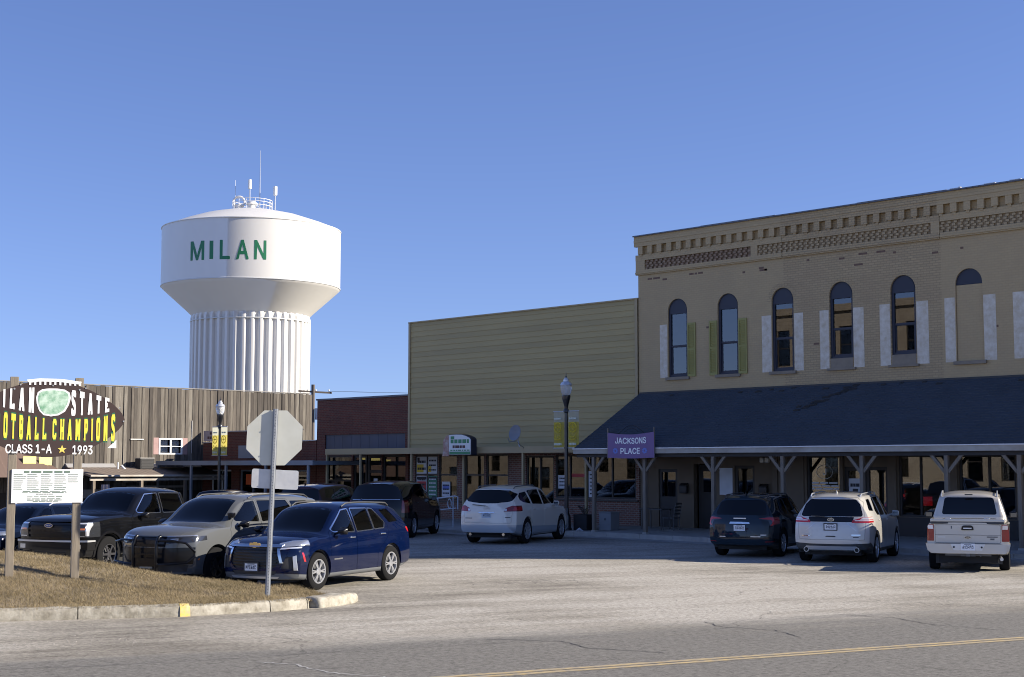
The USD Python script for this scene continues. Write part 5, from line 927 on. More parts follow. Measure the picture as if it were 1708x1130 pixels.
class Body:
    def __init__(s, t, L, W, H, WB, fo, rw):
        s.t, s.W, s.H, s.WB, s.rw = t, W, H, WB, rw
        s.xf, s.xr = WB/2 + fo, -(L - WB/2 - fo); s.cache = {}
        s.f = {k: pch(t[k]) for k in ('top','belt','crown','wb','wm','wt','zb')}
        s.fp, s.rp = pch(t['fp']), pch(t['rp'])
    def X(s, u): return float(np.interp(u, [-2,-1,1,2], [s.xr, -s.WB/2, s.WB/2, s.xf]))
    def poly(s, uv): return [(s.X(u), v*s.H) for u, v in uv]
    def solid(s, d=0.0):
        if d in s.cache: return s.cache[d]
        hw, H = s.W/2, s.H
        us = np.unique(np.concatenate([np.linspace(-2,-1,20), np.linspace(-1,1,64), np.linspace(1,2,22)]))
        rings = []; xs = []
        for u in us:
            x = s.X(u); g = {k: float(f(u)) for k, f in s.f.items()}
            zb, top, belt, cr = g['zb']*H + d, g['top']*H - d, g['belt']*H - d*.3, g['crown']*H
            wm, wb, wt = g['wm']*hw - d, g['wb']*hw - d, g['wt']*hw - d
            ze = max(top - cr, belt + .012); top = max(top, ze + .008); h = belt - zb
            c = np.array([(0,zb),(wm*.6,zb),(wm*.90,zb+.005),(wm*.965,zb+.05),(wm*.988,zb+.15),(wm,zb+.42*h),(wm*.998,zb+.66*h),(wm*.6+wb*.4+.004,zb+.86*h),(wb,belt)])
            q = np.concatenate([[0], np.cumsum(np.linalg.norm(np.diff(c, axis=0), axis=1))])
            qq = np.concatenate([np.linspace(0, q[2], 5)[:-1], np.linspace(q[2], q[4], 6)[:-1], np.linspace(q[4], q[8], 14)])
            low = np.column_stack([PchipInterpolator(q, c[:,0])(qq), PchipInterpolator(q, c[:,1])(qq)])
            a = np.linspace(0, 1, 10)[1:]
            gh = np.column_stack([wb + (wt-wb)*a**1.2, belt + (ze-belt)*a])
            b = np.array([.04,.1,.2,.35,.5,.65,.82,1.0])
            rf = np.column_stack([wt*(1-b), ze + (top-ze)*(1-(1-b)**3.0)])
            half = np.vstack([low, gh, rf]); rings.append(np.vstack([half, np.column_stack([-half[-2:0:-1,0], half[-2:0:-1,1]])])); xs.append(x)
        n = len(rings[0]); L = s.xf - s.xr; k = (L - 2*d)/L; V, F = [], []
        for x, r in zip(xs, rings): V += [((x - (s.xf+s.xr)/2)*k + (s.xf+s.xr)/2, y, z) for y, z in r]
        for i in range(len(rings)-1):
            for j in range(n):
                e = (j+1) % n; F += [(i*n+j, (i+1)*n+e, i*n+e), (i*n+j, (i+1)*n+j, (i+1)*n+e)]
        for end in (0, len(rings)-1):
            r = rings[end]; cz = (r[:,1].min()+r[:,1].max())/2; x = V[end*n][0]; prev = end*n
            for sc in (.95,.86,.75,.62,.48,.33,.17):
                st = len(V); V += [(x, y*sc, cz + (z-cz)*sc) for y, z in r]
                for j in range(n):
                    e = (j+1) % n; q = [(prev+j, prev+e, st+e), (prev+j, st+e, st+j)]; F += q if end == 0 else [t[::-1] for t in q]
                prev = st
            st = len(V); V.append((x, 0, cz))
            for j in range(n):
                t = (prev+j, prev+(j+1) % n, st); F.append(t if end == 0 else t[::-1])
        V = np.array(V); x, y, z = V.T.copy()
        xs_f, xs_r = s.WB/2 + s.rw*.6, -s.WB/2 - s.rw*.25
        tf = np.clip((x-xs_f)/(s.xf-d-xs_f), 0, 1); tr = np.clip((x-xs_r)/(s.xr+d-xs_r), 0, 1)
        yn = np.clip(np.abs(y)/(hw*.95), 0, 1.05); a, b = s.t['fplan']; c_, e_ = s.t['rplan']
        V[:,0] = x - tf**1.3*(a*yn**4 + b*yn**2 + s.fp(z/H)) + tr**1.2*(c_*yn**4 + e_*yn**2 + s.rp(z/H))
        F = np.array(F)
        m = m3.Manifold(m3.Mesh(V.astype(np.float32), F.astype(np.uint32)))
        if m.is_empty() or m.volume() < 0:
            m = m3.Manifold(m3.Mesh(V.astype(np.float32), F[:, ::-1].astype(np.uint32)))
        assert not m.is_empty(), m.status()
        s.cache[d] = m; return m
    def shell(s, a, b): return s.solid(a) - s.solid(b)
    def ysurf(s, x, z): return (s.solid(0) ^ mbox(x-.006, x+.006, 0, 2, z-.006, z+.006)).bounding_box()[4]
    def xsurf(s, y, z, front): 
        bb = (s.solid(0) ^ mbox(-4, 4, y-.006, y+.006, z-.006, z+.006)).bounding_box(); return bb[3] if front else bb[0]
def ycyl(x, z, r, y0, y1, n=48):
    return m3.Manifold.cylinder(y1-y0, r, r, n).transform(np.array([[1,0,0,x],[0,0,1,y0],[0,-1,0,z]], float))
def both(f): return f(1) + f(-1)
def mirror_poly(p): return [(-y, z) for y, z in p][::-1]
def make_wheel(car, x, y, r, w, rim, spokes, style, rimlook):
    sg = 1 if y > 0 else -1
    def tolocal(t):
        T = np.eye(4); T[:3,:3] = [[1,0,0],[0,0,sg],[0,-sg,0]]; T[:3,3] = (x, y, r); t.apply_transform(T); return t
    p = [(rim, -w+.02), (rim+.03, -w), (r-.03, -w), (r-.008, -w+.03), (r, -w+.06), (r, -.05), (r-.008, -.02), (r-.035, 0.0), (rim+.03, .004), (rim, -.012), (rim-.005, -.05), (rim-.005, -w+.03)]
    tyre = lathe([(q[0], q[1]) for q in p] + [(rim, -w+.02)], 40); tyre.faces = tyre.faces[:-80]
    treads = []
    tw = obj('wheel', [tolocal(tyre)], 'tyre', car, smooth=35)
    ms = [lathe([(rim-.004, -w+.04), (rim+.004, -.02), (rim, -.004), (rim-.022, -.006), (rim-.03, -.03), (rim-.035, -w+.04)], 40), lathe([(0.001, -.03), (.075, -.03), (.07, -.008), (.03, -.004), (.001, -.004)], 16)]
    ms[0].faces = ms[0].faces[:-80]
    for k in range(spokes):
        a = 2*math.pi*k/spokes
        for da in ((-.13, .13) if style == 'twin' else (0.0,)):
            wi, wo = (.026, .03) if style == 'twin' else (.05, .062)
            p0 = np.array([.05*math.cos(a), .05*math.sin(a), -.02]); p1 = np.array([(rim-.01)*math.cos(a+da), (rim-.01)*math.sin(a+da), -.018])
            ms.append(bar(p0, p1, wi, .03) if abs(math.sin(a)) < 2 else None)
    disc = lathe([(0.001, -.10), (rim*.72, -.10), (rim*.72, -.085), (0.001, -.085)], 24)
    obj('rim', [tolocal(t) for t in ms], rimlook, tw, smooth=30); obj('brake_disc', [tolocal(disc)], 'dark_metal', tw)
def build_car(name, label, cat, loc, heading, tmpl, L, W, H, WB, fo, rw, paintlook, windows, group=None, doors=(), claddz=None, cladarch=False, cladlook='black_plastic', windshield=((.75,.70),(.28,.60)),
              rearglass=None, privacy=True, lamps=(), grille=(), plates=(), cuts=(), trims=(), rails=None, railook='black_plastic', tyrew=.235, rim=.225, spokes=5, rimstyle='plain', rimlook='alloy', track=None,
              hood=True, cavity=(-1.6,.62), seats=True, chrome_windows=False, handles=(), handlelook=None, mirrors=True, mirrorlook=None, mirror_u=.52, antenna=None, bed=None, extra=None, fender_gap=.05, tailgate=None, skid=None, wiper=False, archlook=None):
    car = thing(name, label, cat, (loc[0], loc[1], loc[2] if len(loc) > 2 else 0), heading, group)
    B = Body(tmpl, L, W, H, WB, fo, rw); hw = W/2; S = B.solid(0); ar = rw + fender_gap
    yin = hw - tyrew - .10; axles = (WB/2, -WB/2)
    arches = m3.Manifold.batch_boolean([ycyl(x, rw+.01, ar, sg*yin if sg > 0 else -hw-.3, hw+.3 if sg > 0 else -yin) for x in axles for sg in (1,-1)], m3.OpType.Add)
    body = S
    cab = None
    if cavity:
        c0, c1 = B.X(cavity[0]), B.X(cavity[1]); cab = B.solid(.07) ^ mbox(c0, c1, -2, 2, .30*H, 3); body = body - cab
    glassbits = []
    for wnd in windows:
        P = prism_y(B.poly(wnd), .2*hw, 2, r=.03)
        P2 = P + P.mirror((0,1,0)); body = body - (B.shell(-.02, .09) ^ P2)
        for Q in (P, P.mirror((0,1,0))): glassbits.append(('side_window', B.shell(.006, .014) ^ Q, 'dark_glass' if privacy and np.mean([p[0] for p in wnd]) < -.02 else 'car_glass'))
    if windshield:
        (u0, w0), (u1, w1) = windshield
        poly = [(B.X(u0)+.07, 0), (B.X(u0)+.02, w0*hw*.7), (B.X(u0)-.08, w0*hw), (B.X(u1), w1*hw), (B.X(u1)+.02, 0), (B.X(u1), -w1*hw), (B.X(u0)-.08, -w0*hw), (B.X(u0)+.02, -w0*hw*.7)]
        P = prism_z(poly, .5*H, 3, r=.04); body = body - (B.shell(-.02, .09) ^ P); glassbits.append(('windshield', B.shell(.004, .012) ^ P, 'car_glass'))
    if rearglass:
        xc = B.X(rearglass[1]); P = prism_x([(y*hw, z*H) for y, z in rearglass[0]], B.xr-1, xc, r=.05)
        body = body - (B.shell(-.02, .09) ^ P); glassbits.append(('rear_window', B.shell(.004, .012) ^ P, 'dark_glass'))
    if bed:
        b0, b1, zf = B.X(bed[0]), B.X(bed[1]), bed[2]; body = body - mbox(b0, b1, -hw+.13, hw-.13, zf, 3)
    body = body - arches
    for nm, kind, poly, lk, dep, proud in lamps + grille:
        if kind == 'side': P = prism_y([(B.X(u), v*H) for u, v in poly], .25*hw, 2, r=.01); P = P + P.mirror((0,1,0))
        elif kind == 'front': P = prism_x([(y*hw, z*H) for y, z in poly], B.xf-.62, 5, r=.012)
        elif kind == 'frontpair': P = prism_x([(y*hw, z*H) for y, z in poly], B.xf-.62, 5, r=.012); P = P + P.mirror((0,1,0))
        elif kind == 'rear': P = prism_x([(y*hw, z*H) for y, z in poly], -5, B.xr+.62, r=.012)
        elif kind == 'rearpair': P = prism_x([(y*hw, z*H) for y, z in poly], -5, B.xr+.62, r=.012); P = P + P.mirror((0,1,0))
        piece = B.shell(-proud, dep) ^ P - arches; body = body - (B.shell(-.02, dep) ^ P)
        for q in piece.decompose():
            if q.volume() > 2e-6: obj(nm, q, lk, car, smooth=30)
    if claddz:
        P = prism_y([(B.X(u), z*H) for u, z in claddz] , -2, 2); clad = body ^ P; body = body - P
        obj('lower_cladding', clad, cladlook, car, smooth=30)
    if cladarch:
        ring = m3.Manifold.batch_boolean([(ycyl(x, rw+.01, ar+.055, -2, 2) - ycyl(x, rw+.01, ar, -2.1, 2.1)) ^ mbox(x-1, x+1, -2, 2, .16*H, 2) for x in axles], m3.OpType.Add)
        for q in (B.shell(-.012, .03) ^ ring ^ (mbox(-5,5,.6*hw,3,0,3) + mbox(-5,5,-3,-.6*hw,0,3))).decompose(): obj('wheel_arch_trim', q, cladlook, car, smooth=30)
    if hood:
        u0 = windshield[0][0]
        poly = [(B.X(u0)+.10, -.80*hw), (B.X(u0)+.10, .80*hw), (B.X(1.5), .82*hw), (B.X(1.93), .62*hw), (B.X(1.97), 0), (B.X(1.93), -.62*hw), (B.X(1.5), -.82*hw)]
        P = prism_z(poly, float(B.f['belt'](1.97))*H-.06, 3, r=.05); Pi = prism_z([(x, y) for x, y in cross(poly, .05).offset(-.006).to_polygons()[0]], float(B.f['belt'](1.97))*H-.052, 3)
        obj('hood', body ^ Pi, paintlook, car, smooth=30); body = body - P
    for dpoly in doors:
        pp = [(B.X(u), v*H) for u, v in dpoly]
        for sg in (1, -1):
            P = prism_y(pp, .55*hw, 2, r=.05); Pi = prism_y(pp, .55*hw, 2, r=.05, off=-.006)
            if sg < 0: P, Pi = P.mirror((0,1,0)), Pi.mirror((0,1,0))
            obj('door', body ^ Pi, paintlook, car, smooth=30); body = body - P
    if tailgate:
        pp = [(y*hw, z*H) for y, z in tailgate]; xg = -WB/2 - rw*.75
        P = prism_x(pp, -5, xg, r=.04); Pi = prism_x(pp, -5, xg, r=.04, off=-.006)
        obj('tailgate', body ^ Pi, paintlook, car, smooth=30); body = body - P
    obj('body', body, paintlook, car, smooth=30)
    if cab is not None:   # the dark lining of the cabin
        lin = (B.solid(.075) - B.solid(.085)) ^ mbox(B.X(cavity[0]), B.X(cavity[1]), -2, 2, .31*H, B.f['belt'](0)*H*.98)
        obj('cabin_trim', lin + (B.solid(.08) ^ mbox(B.X(cavity[0])+.01, B.X(cavity[1])-.01, -2, 2, .305*H, .33*H)) + (B.solid(.08) ^ mbox(B.X(.40), B.X(cavity[1])-.01, -2, 2, .33*H, .575*H)), 'cabin', car)
        if seats:
            for us_ in (.05, max(-.62, cavity[0]+.24)):
                for sy in (1, -1):
                    x = B.X(us_); y = sy*.42*hw
                    st = rbox(x-.1, x+.42, y-.24, y+.24, .33*H, .43*H, .05) + rbox(x-.22, x-.06, y-.24, y+.24, .38*H, .74*H, .05) + rbox(x-.24, x-.12, y-.13, y+.13, .755*H, .85*H, .04)
                    obj('seat', st, 'seat_cloth', car, smooth=40)
            xw = B.X(.36); a = np.linspace(0, 2*np.pi, 20, endpoint=False)
            obj('steering_wheel', tube([(xw+.06*math.sin(t), .42*hw+.18*math.cos(t), .60*H+.17*math.sin(t)) for t in a], .016, 6, True), 'cabin', car)
    for nm, g, lk in glassbits:
        if not g.is_empty(): obj(nm, g, lk, car, smooth=30)
    for x in axles:
        for sg in (1,-1):
            c = ycyl(x, rw+.01, ar-.003, sg*(yin+.004) if sg > 0 else -hw+.05, hw-.05 if sg > 0 else -yin-.004) - ycyl(x, rw+.01, ar-.018, sg*(yin+.02) if sg > 0 else -hw-.1, hw+.1 if sg > 0 else -yin-.02)
            obj('wheel_arch_liner', c ^ mbox(x-1, x+1, -2, 2, float(B.f['zb'](0))*H+.01, 2), 'black_plastic', car)
    obj('underbody', [box(B.X(-1.75), B.X(1.7), -hw*.72, hw*.72, .20, .21*H), cyl((-WB/2, -hw+.2, rw), (-WB/2, hw-.2, rw), .05), cyl((WB/2, -hw+.2, rw), (WB/2, hw-.2, rw), .04)], 'underside', car)
    ty = (track or (W - .02))/2
    for x in axles:
        for sg in (1,-1): make_wheel(car, x, sg*ty, rw, tyrew, rim, spokes, rimstyle, rimlook)
    if chrome_windows:
        for wnd in windows[:chrome_windows]:
            P = prism_y(B.poly(wnd), .4*hw, 2, r=.03, off=.016) - prism_y(B.poly(wnd), .3*hw, 3, r=.03, off=-.004)
            for Q in (P, P.mirror((0,1,0))):
                g = B.shell(-.004, .01) ^ Q
                if not g.is_empty(): obj('window_trim', g, 'chrome', car, smooth=30)
    for nm, kind, poly, lk, a, b in trims:       # proud strips and panels laid on the surface
        if kind == 'side': P = prism_y([(B.X(u), v*H) for u, v in poly], .4*hw, 2); P = P + P.mirror((0,1,0))
        elif kind == 'front': P = prism_x([(y*hw, z*H) for y, z in poly], B.xf-.40, 5)
        elif kind == 'frontpair': P = prism_x([(y*hw, z*H) for y, z in poly], B.xf-.40, 5); P = P + P.mirror((0,1,0))
        elif kind == 'rear': P = prism_x([(y*hw, z*H) for y, z in poly], -5, B.xr+.62)
        else: P = prism_x([(y*hw, z*H) for y, z in poly], -5, B.xr+.62); P = P + P.mirror((0,1,0))
        for q in ((B.shell(-a, b) ^ P) - arches).decompose():
            if q.volume() > 1e-7: obj(nm, q, lk, car, smooth=30)
    if rails:
        for sg in (1,-1):
            us_ = np.linspace(rails[0], rails[1], 14); pts = []
            for i, u in enumerate(us_):
                lift = .05 if 0 < i < 13 else .0
                pts.append((B.X(u), sg*(float(B.f['wt'](u))*hw-.05), (float(B.f['top'](u))-float(B.f['crown'](u))*.75)*H + lift))
            obj('roof_rail', tube(pts, .017, 8), railook, car, smooth=40)
    for hu, hv in handles:
        for sg in (1,-1):
            x, z = B.X(hu), hv*H; y = B.ysurf(x, z)
            obj('door_handle', rbox(x-.10, x+.10, sg*y-.02, sg*y+.028, z-.016, z+.016, .012), handlelook or paintlook, car, smooth=40)
    if mirrors:
        x = B.X(mirror_u)
        for sg in (1,-1):
            yb = hw*.93; z = .64*H
            mm = hull_of([(x-.05, sg*(yb+.10), z+.0), (x-.05, sg*(yb+.22), z+.01), (x-.05, sg*(yb+.10), z+.09), (x-.05, sg*(yb+.22), z+.085), (x+.05, sg*(yb+.11), z+.04), (x+.03, sg*(yb+.20), z+.05)], .03) + hull_of([(x, sg*(yb-.12), z-.02), (x, sg*(yb+.1), z+.02)], .022)
            md = obj('mirror', mm, mirrorlook or paintlook, car, smooth=40)
            obj('mirror_glass', box(x-.084, x-.081, sg*(yb+.09), sg*(yb+.23), z-.01, z+.09), 'mirror_glass', md)
    if antenna is not None:
        x = B.X(antenna); z = float(B.f['top'](antenna))*H
        obj('antenna', hull_of([(x+.07, 0, z), (x-.05, 0, z), (x-.06, 0, z+.055)], .012), paintlook, car, smooth=40)
    for front, y, z, lk, frm, *dx in plates:
        x = B.xsurf(y*hw, z*H, front) + (dx[0] if dx else 0); s_ = 1 if front else -1
        pl = obj('license_plate', box(x, x+s_*.012, y*hw-.152, y*hw+.152, z*H-.076, z*H+.076), lk, car)
        mk = []
        rr = random.Random(int(abs(loc[0])*100))
        yy = y*hw-.12
        while yy < y*hw+.10:
            w_ = rr.choice((.022,.028,.03)); 
            for zz in rr.sample((-.03,-.015,0,.015,.03), 3): mk.append(box(x+s_*.012, x+s_*.015, yy, yy+w_, z*H+zz-.005, z*H+zz+.006))
            mk.append(box(x+s_*.012, x+s_*.0155, yy, yy+.009, z*H-.034, z*H+.034)); yy += w_+.014
        mk.append(box(x+s_*.012, x+s_*.0145, y*hw-.08, y*hw+.08, z*H+.05, z*H+.062))
        obj('plate_characters', mk, 'plate_ink', pl)
        if frm: obj('plate_frame', mbox(min(x, x+s_*.014), max(x, x+s_*.014), y*hw-.17, y*hw+.17, z*H-.092, z*H+.092) - mbox(x-.1, x+.1, y*hw-.145, y*hw+.145, z*H-.068, z*H+.068), 'black_plastic', pl)
    if wiper:
        x = B.xsurf(0, .64*H, False); obj('wiper', bar((x-.02, -.02, .645*H), (B.xsurf(.5, .67*H, False)-.02, .5, .67*H), .02), 'black_plastic', car)
    if extra: extra(car, B)
    return car
def emblem(car, B, y, z, front, kind, lookname, size=.11):
    x = B.xsurf(y, z, front); s_ = 1 if front else -1
    def put(m_, look_, d):
        t = join(m_); T = np.eye(4); T[:3,0] = (0, s_, 0); T[:3,1] = (0,0,1); T[:3,2] = (s_, 0, 0); T[:3,3] = (x + s_*d, y, z); t.apply_transform(T); return t
    if kind == 'oval':
        a = np.linspace(0, 2*np.pi, 28, endpoint=False)
        e = ext(cross([(size*math.cos(t), size*.42*math.sin(t)) for t in a]), .012); e2 = ext(cross([(size*.88*math.cos(t), size*.33*math.sin(t)) for t in a]), .004)
        m_ = obj('emblem', put(e, '', .0), 'chrome', car); obj('emblem_field', put(e2, '', .0125), lookname, m_)
        sw = [(-.55*size,-.05*size),(-.35*size,.12*size),(-.2*size,-.08*size),(0,.09*size),(.2*size,-.06*size),(.5*size,.08*size)]
        obj('emblem_script', put(tube([(a_, b_, .004) for a_, b_ in sw], .006, 5), '', .0145), 'chrome', m_)
    elif kind == 'cross':
        p = [(-1,-.12),(-.88,-.3),(-.3,-.3),(-.38,-.42),(.22,-.42),(.3,-.3),(.88,-.3),(1,.12),(.88,.3),(.3,.3),(.38,.42),(-.22,.42),(-.3,.3),(-.88,.3)]
        obj('emblem', put(ext(cross([(a_*size, b_*size) for a_, b_ in p]), .014), '', 0), lookname, car)
    elif kind == 'ring':
        a = np.linspace(0, 2*np.pi, 28, endpoint=False)
        r_ = ext(cross([(size*math.cos(t), size*math.sin(t)) for t in a]) - cross([(size*.8*math.cos(t), size*.8*math.sin(t)) for t in a]), .012)
        sh = []
        for k in (-.42, 0, .42): sh.append(ext(cross([((k-.16)*size, .3*size+k*.3*size), ((k+.16)*size, .3*size+k*.3*size), ((k+.1)*size, -.35*size+k*.3*size), (k*size, -.5*size+k*.3*size), ((k-.14)*size, -.3*size+k*.3*size)]), .01))
        obj('emblem', [put(r_, '', 0)] + [put(q, '', 0) for q in sh], lookname, car)
# ---------------------------------------------------------------- the parked vehicles
H1 = math.radians(-70.4); H2 = math.radians(110.3)
ROW1, ROW2 = 'vehicles nosed up to the grass island', 'vehicles parked nose-in along the shop fronts'
W_XO = [[(.60,.665),(.50,.72),(.19,.905),(.03,.922),(.03,.648)], [(-.04,.65),(-.04,.922),(-.50,.917),(-.50,.662)], [(-.53,.664),(-.53,.916),(-.66,.905),(-.86,.735),(-.80,.672)], [(-1.0,.73),(-.84,.90),(-1.15,.895),(-1.43,.74)]]
D_XO = [[(.72,.17),(.70,.60),(.62,.655),(.17,.935),(.0,.94),(.0,.17)], [(-.01,.17),(-.01,.94),(-.66,.935),(-.93,.70),(-.90,.56),(-.62,.40),(-.58,.17)]]
CL_XO = [(-3,.0),(-3,.20),(-1.35,.20),(-1.0,.19),(.8,.185),(1.4,.195),(3,.22),(3,0)]

def equinox_extra(car, B):
    emblem(car, B, 0, .535*B.H, True, 'cross', 'gold', .13)
    for z in (.335,.37,.405,.44,.475,.51):
        pass
    x = B.xsurf(0, .20*B.H, True)
build_car('parked_suv', 'dark blue crossover with chrome window trim behind the stop sign post', 'SUV', (-24.47,-21.36), H1, XOVER, 4.65, 1.843, 1.66, 2.725, .92, .362, 'paint_blue', W_XO, ROW1,
    doors=D_XO, claddz=CL_XO, tyrew=.225, rim=.235, spokes=6, rimstyle='twin', cladlook='grey_plastic', chrome_windows=3, rearglass=([(-.62,.66),(.62,.66),(.52,.90),(-.52,.90)], -1.2),
    lamps=(('headlight','frontpair',[(.50,.555),(.62,.515),(1.02,.53),(1.02,.595),(.7,.585)],'headlamp',.06,.004), ('taillight','side',[(-1.72,.60),(-1.66,.66),(-2.2,.68),(-2.2,.585)],'lamp_red',.05,.004),
           ('fog_lamp_inlet','frontpair',[(.62,.27),(.72,.40),(.88,.41),(.90,.26)],'black_plastic',.05,-.02)),
    grille=(('grille','front',[(-.60,.33),(-.48,.27),(.48,.27),(.60,.33),(.54,.52),(-.54,.52)],'black_plastic',.06,-.035), ('lower_grille','front',[(-.5,.20),(.5,.20),(.56,.245),(-.56,.245)],'black_plastic',.05,-.01)),
    trims=[('grille_bar','front',[(-.62,.515),(.62,.515),(.64,.545),(-.64,.545)],'chrome',.012,.03), ('grille_surround','frontpair',[(.545,.50),(.60,.50),(.68,.335),(.625,.335)],'chrome',.01,.03), ('fog_lamp_trim','frontpair',[(.87,.25),(.93,.25),(.90,.42),(.85,.41)],'satin_silver',.012,.03),
           ('skid_strip','front',[(-.55,.155),(.55,.155),(.6,.18),(-.6,.18)],'satin_silver',.012,.03), ('side_marker','side',[(1.48,.345),(1.54,.345),(1.60,.45),(1.55,.45)],'lamp_red',.003,.02), ('running_light','frontpair',[(.60,.488),(1.0,.505),(1.0,.52),(.62,.508)],'lamp_bright',.006,.02),
           ('badge','side',[(.40,.335),(.62,.335),(.62,.35),(.40,.35)],'chrome',.004,.01)] + [('grille_slat','front',[(-.55,z),(.55,z),(.55,z+.012),(-.55,z+.012)],'gloss_black',-.012,.05) for z in (.30,.335,.37,.405,.44,.475)],
    rails=(.1,-1.35), handles=((.12,.585),(-.74,.60)), handlelook='chrome', antenna=-1.2, mirrorlook='gloss_black', plates=((True,-.02,.285,'plate_white','frame'),), extra=equinox_extra)

def durango_extra(car, B):
    xf = B.xsurf(0, .40*B.H, True) + .10
    hw = B.W/2; pb = 'gloss_black'
    ms = []
    for sg in (1,-1):
        ms.append(tube([(xf-.05, sg*.30*hw, .20), (xf+.02, sg*.30*hw, .32), (xf+.03, sg*.30*hw, .85), (xf-.04, sg*.30*hw, .99), (xf-.10, sg*.30*hw, 1.01)], .033, 10))
        w = [(xf+.0, sg*.30*hw, .93), (xf-.02, sg*.62*hw, .935), (xf-.15, sg*.90*hw, .89), (xf-.30, sg*1.02*hw, .72), (xf-.30, sg*1.02*hw, .62), (xf-.16, sg*.93*hw, .50), (xf+.01, sg*.5*hw, .47), (xf+.01, sg*.30*hw, .46)]
        ms.append(tube(w, .024, 8))
    ms += [bar((xf, -.30*hw, .50), (xf, .30*hw, .50), .03, .16), bar((xf, -.30*hw, .84), (xf, .30*hw, .84), .03, .05), bar((xf+.01,-.3*hw,.66),(xf+.01,.3*hw,.66),.02,.03)]
    obj('push_bumper', ms, pb, car, smooth=40)
    obj('spotlight', lathe([(.02,-.05),(.07,-.04),(.085,.03),(.08,.06),(.001,.065)], 16, (B.X(.60), hw*.86, .76*B.H)), 'gloss_black', car, smooth=40)
    obj('badge', box(xf-.12, xf-.105, -.62*hw, -.40*hw, .83, .85), 'chrome', car)
W_DU = [[(.58,.70),(.22,.905),(.03,.922),(.03,.68)], [(-.03,.68),(-.03,.922),(-.72,.915),(-.84,.78),(-.80,.70)], [(-.90,.73),(-.80,.905),(-1.35,.90),(-1.50,.74)]]
build_car('police_suv', 'grey police SUV with black push bumper between the blue crossover and black pickup', 'SUV', (-26.85,-22.05), H1, dict(BOXY, top=[(-2,.95),(-1.5,.975),(-.6,1.0),(.1,.985),(.3,.945),(.78,.69),(.9,.67),(1.4,.65),(1.85,.605),(2,.56)]), 5.11, 1.93, 1.81, 3.04, .95, .385, 'paint_grey', W_DU, ROW1,
    doors=[[(.72,.20),(.70,.62),(.60,.69),(.2,.93),(.0,.935),(.0,.20)], [(-.01,.20),(-.01,.935),(-.74,.93),(-.92,.75),(-.88,.56),(-.66,.40),(-.60,.20)]], claddz=[(-3,0),(-3,.14),(3,.14),(3,0)],
    rim=.21, spokes=5, rimlook='black_wheel', rearglass=([(-.64,.68),(.64,.68),(.56,.91),(-.56,.91)], -1.2),
    lamps=(('headlight','frontpair',[(.42,.475),(.94,.495),(1.02,.525),(1.0,.56),(.42,.55)],'lamp_dark',.06,.004), ('taillight','side',[(-1.78,.58),(-1.74,.65),(-2.2,.66),(-2.2,.57)],'lamp_red',.05,.004)),
    grille=(('grille','front',[(-.40,.44),(.40,.44),(.43,.55),(-.43,.55)],'gloss_black',.06,-.03), ('bumper_panel','front',[(-.92,.26),(.92,.26),(.95,.44),(.4,.43),(-.4,.43),(-.95,.44)],'gloss_black',.04,.004), ('lower_grille','front',[(-.8,.17),(.8,.17),(.85,.25),(-.85,.25)],'black_plastic',.05,-.015)),
    trims=[('lamp_ring','frontpair',[(.50,.505),(.66,.51),(.66,.535),(.50,.53)],'headlamp',.006,.02), ('lamp_strip','frontpair',[(.42,.553),(1.0,.563),(1.0,.572),(.42,.562)],'headlamp',.006,.02), ('side_marker','frontpair',[(.97,.30),(.99,.30),(1.03,.42),(1.01,.42)],'lamp_amber',.006,.02)], rails=(.1,-1.5), railook='black_plastic',
    handles=((.12,.60),(-.72,.61)), mirrorlook='gloss_black', plates=((True,-.06,.25,'plate_pale',None),), extra=durango_extra)

